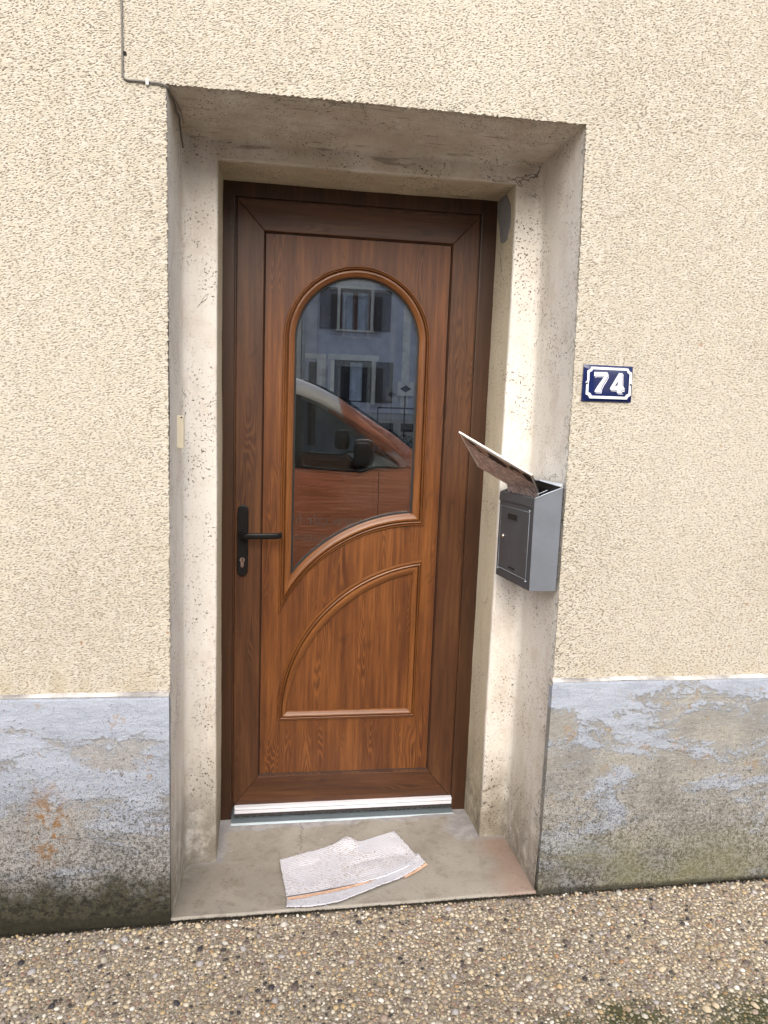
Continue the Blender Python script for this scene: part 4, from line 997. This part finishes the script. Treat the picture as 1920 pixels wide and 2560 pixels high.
# bonnet, tail, nose, floor
bon = [(1.13, 1.03), (1.4, 1.02), (1.7, .985), (2.0, .91), (2.22, .79), (2.30, .62), (2.33, .40), (2.28, RZ+.2)]
rows = []
for x, z in bon:
    hw = halfw(z, min(x, 2.25)); rows.append([(x+.05*(1-(q/hw)**2) if x > 1.9 else x, CM+q, z+.05*(1-(q/hw)**2)*(1 if x < 2.25 else 0)) for q in np.linspace(-hw, hw, 17)])
grid('bonnet', rows, M['orange_paint'], car)
rows = [[(tail-.06*(1-(q/.78)**2)+dx, CM+q*(1 if z < 1.1 else .9), z) for q in np.linspace(-.80, .80, 15)] for z, dx in ((RZ+.2, .02), (.3, 0), (.7, 0), (1.02, .02))]
grid('tailgate', rows, M['orange_paint'], car)
mesh('floor', [(tail, CY0-.05, RZ+.22), (nose-.05, CY0-.2, RZ+.22), (nose-.05, CY1+.2, RZ+.22), (tail, CY1+.05, RZ+.22)], [(0, 1, 2, 3)], M['plastic'], car)
mesh('interior', [(-2.15, CY0-.12, .75), (1.15, CY0-.12, .75), (1.15, CY1+.12, .75), (-2.15, CY1+.12, .75)], [(0, 1, 2, 3)], M['plastic'], car)
mesh('dashboard', [(1.10, CY0-.12, .75), (1.10, CY1+.12, .75), (.85, CY1+.12, 1.02), (.85, CY0-.12, 1.02), (1.2, CY0-.12, 1.03), (1.2, CY1+.12, 1.03)], [(0, 1, 2, 3), (3, 2, 5, 4)], M['plastic'], car)
def roof_in(z): return .03+.22*max(0, (z-1.0))/.75
outer = [(1.205, 1.175), (1.08, 1.27), (.99, 1.325), (.794, 1.446), (.641, 1.547), (.466, 1.630), (.299, 1.687), (0., 1.735), (-.5, 1.765), (-1.2, 1.76), (-1.8, 1.70), (-2.08, 1.60)]
innr = [(1.207, 1.045), (1.083, 1.156), (.909, 1.268), (.79, 1.345), (.67, 1.417), (.486, 1.501), (.301, 1.567), (0., 1.62), (-.5, 1.65), (-1.2, 1.645), (-1.75, 1.59), (-1.92, 1.50)]
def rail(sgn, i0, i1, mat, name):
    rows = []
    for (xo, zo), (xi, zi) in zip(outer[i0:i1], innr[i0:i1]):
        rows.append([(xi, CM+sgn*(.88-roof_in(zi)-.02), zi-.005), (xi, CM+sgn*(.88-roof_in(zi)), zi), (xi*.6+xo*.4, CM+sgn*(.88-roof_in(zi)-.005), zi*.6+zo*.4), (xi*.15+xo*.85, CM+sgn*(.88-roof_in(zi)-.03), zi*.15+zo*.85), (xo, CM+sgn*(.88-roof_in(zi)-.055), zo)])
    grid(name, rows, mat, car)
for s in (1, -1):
    rail(s, 0, 5, M['orange_paint'], 'pillar'); rail(s, 3, 12, M['silver'], 'roof_rail')  # roof rails take the painted-in sky reflection
    # pillar foot
    mesh('pillar_foot', [(1.10, CM+s*.845, 1.02), (1.36, CM+s*.83, 1.02), (1.205, CM+s*.80, 1.175), (1.207, CM+s*.84, 1.045)], [(0, 1, 2, 3)], M['orange_paint'], car)
    # side glass in panels with black posts
    for a, b in ((.36, 1.207), (-.62, .30), (-1.92, -.68)):
        zt = lambda x: float(np.interp(x, [q[0] for q in innr[::-1]], [q[1] for q in innr[::-1]]))
        X = np.linspace(a, b, 14)
        grid('side_window', [[(x, CM+s*(.875-roof_in(zt(x))*t-.004), 1.0+(zt(x)-1.0)*t) for t in np.linspace(0, 1, 6)] for x in X], M['car_glass'], car)
    for a in (.30, -.68, -1.96):
        zt = float(np.interp(a+.03, [q[0] for q in innr[::-1]], [q[1] for q in innr[::-1]]))
        mesh('door_post', [(a, CM+s*.872, 1.0), (a+.06, CM+s*.872, 1.0), (a+.06, CM+s*(.877-roof_in(zt)), zt), (a, CM+s*(.877-roof_in(zt)), zt)], [(0, 1, 2, 3)], M['plastic'], car)
    tube('window_seal', [(x, CM+s*.882, flank_z(x)+.006) for x in np.linspace(-2.1, 1.15, 60)], .010, M['plastic'], car, 6)
    for xx in (.944, -.05, -1.0):
        tube('door_seam', [(xx+.012*math.sin(z*2), CM+s*(halfw(z, xx)+.018*math.sin(min(1, max(0, (z-.05)/.95))*math.pi)+.0006), z) for z in np.linspace(.05, .99, 16)], .0035, M['plastic'], car, 5)
    mir = box('mirror', (.75, min(CM+s*.885, CM+s*1.0), 1.04), (.90, max(CM+s*.885, CM+s*1.0), 1.24), M['plastic'], car, .05, 5)
    for xx in (.45, -.60): box('door_handle', (xx-.09, min(CM+s*.90, CM+s*.925), .84), (xx+.09, max(CM+s*.90, CM+s*.925), .87), M['orange_paint'], car, .008)
    for wx in wheels_x:
        w_ = lathe_x('wheel', [(-.10, .20), (-.10, WR-.03), (-.08, WR), (.08, WR), (.10, WR-.03), (.10, .20)], (wx, CM+s*.765, RZ+WR), M['tyre'], car, 36)
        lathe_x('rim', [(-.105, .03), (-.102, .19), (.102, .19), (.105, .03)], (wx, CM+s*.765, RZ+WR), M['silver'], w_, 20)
# roof sheet, windscreen, rear window
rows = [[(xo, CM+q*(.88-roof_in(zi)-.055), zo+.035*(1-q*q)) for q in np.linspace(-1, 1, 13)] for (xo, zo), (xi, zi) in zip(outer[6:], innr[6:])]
grid('roof', rows, M['silver'], car)  # roof colour imitates reflected sky, not a second paint
rows = [[(xo+.10*(1-q*q), CM+q*(.88-roof_in(zi)-.057), zo+.0*(1-q*q)) for q in np.linspace(-1, 1, 13)] for (xo, zo), (xi, zi) in zip(outer[:7], innr[:7])]
grid('windscreen', rows, M['car_glass'], car)
mesh('rear_window', [(-2.08, CM+.62, 1.60), (-2.08, CM-.62, 1.60), (-2.24, CM-.74, 1.03), (-2.24, CM+.74, 1.03)], [(0, 1, 2, 3)], M['car_glass'], car)
for x in (.46, -.55):
    for s in (1, -1):
        cy = CM+s*.37
        st = box('seat', (x-.28, cy-.24, .62), (x+.25, cy+.24, .80), M['seat'], car, .05)
        A = [[(x-.30-.09*t+.055*math.cos(a), cy+(.235-.05*t)*math.sin(a), .78+.50*t) for a in np.linspace(0, 2*math.pi, 15)] for t in np.linspace(0, 1, 6)]
        grid('backrest', A, M['seat'], st); box('headrest', (x-.44, cy-.12, 1.30), (x-.35, cy+.12, 1.48), M['seat'], st, .03)
box('bumper', (2.20, CY0-.2, RZ+.2), (2.36, CY1+.2, .30), M['plastic'], car, .04); box('bumper', (-2.40, CY0-.1, RZ+.2), (-2.22, CY1+.1, .30), M['plastic'], car, .04)
for s in (1, -1):
    box('headlight', (2.02, CM+s*.60-.13, .62), (2.27, CM+s*.60+.13, .78), M['lamp_glass'], car, .04); box('tail_light', (-2.33, CM+s*.70-.06, .75), (-2.20, CM+s*.70+.06, 1.10), M['red_lamp'], car, .02)
# faint web address along the door
def text_mesh(name, body, size, loc, mat, parent):
    cu = bpy.data.curves.new(name, 'FONT'); cu.body = body; cu.size = size; cu.extrude = .0004; cu.align_x = 'RIGHT'
    to = bpy.data.objects.new(name, cu); COL.objects.link(to); dg = bpy.context.evaluated_depsgraph_get(); me = bpy.data.meshes.new_from_object(to.evaluated_get(dg))
    bpy.data.objects.remove(to); R_ = Matrix.Rotation(math.pi, 4, 'Z')@Matrix.Rotation(math.pi/2, 4, 'X')
    me.transform(Matrix.Translation(loc)@R_); return link(name, me, mat, parent)
M['letter'] = simple('letter_vinyl', (.42, .30, .26), .5)
t1 = text_mesh('lettering', 'www.cdr.fr', .125, Vector((.30-.0, CY0+.024, .575)), M['letter'], car)
t2 = text_mesh('lettering', 'nassw', .11, Vector((.30, CY0+.020, .450)), M['letter'], car)
# lay the lettering on the curved flank
for t in (t1, t2):
    for v in t.data.vertices:
        z = v.co.z; v.co.y = CM+halfw(z, v.co.x)+.018*math.sin(min(1, max(0, (z-.05)/.95))*math.pi)+.0035+(v.co.y-(CY0+.022))*.2
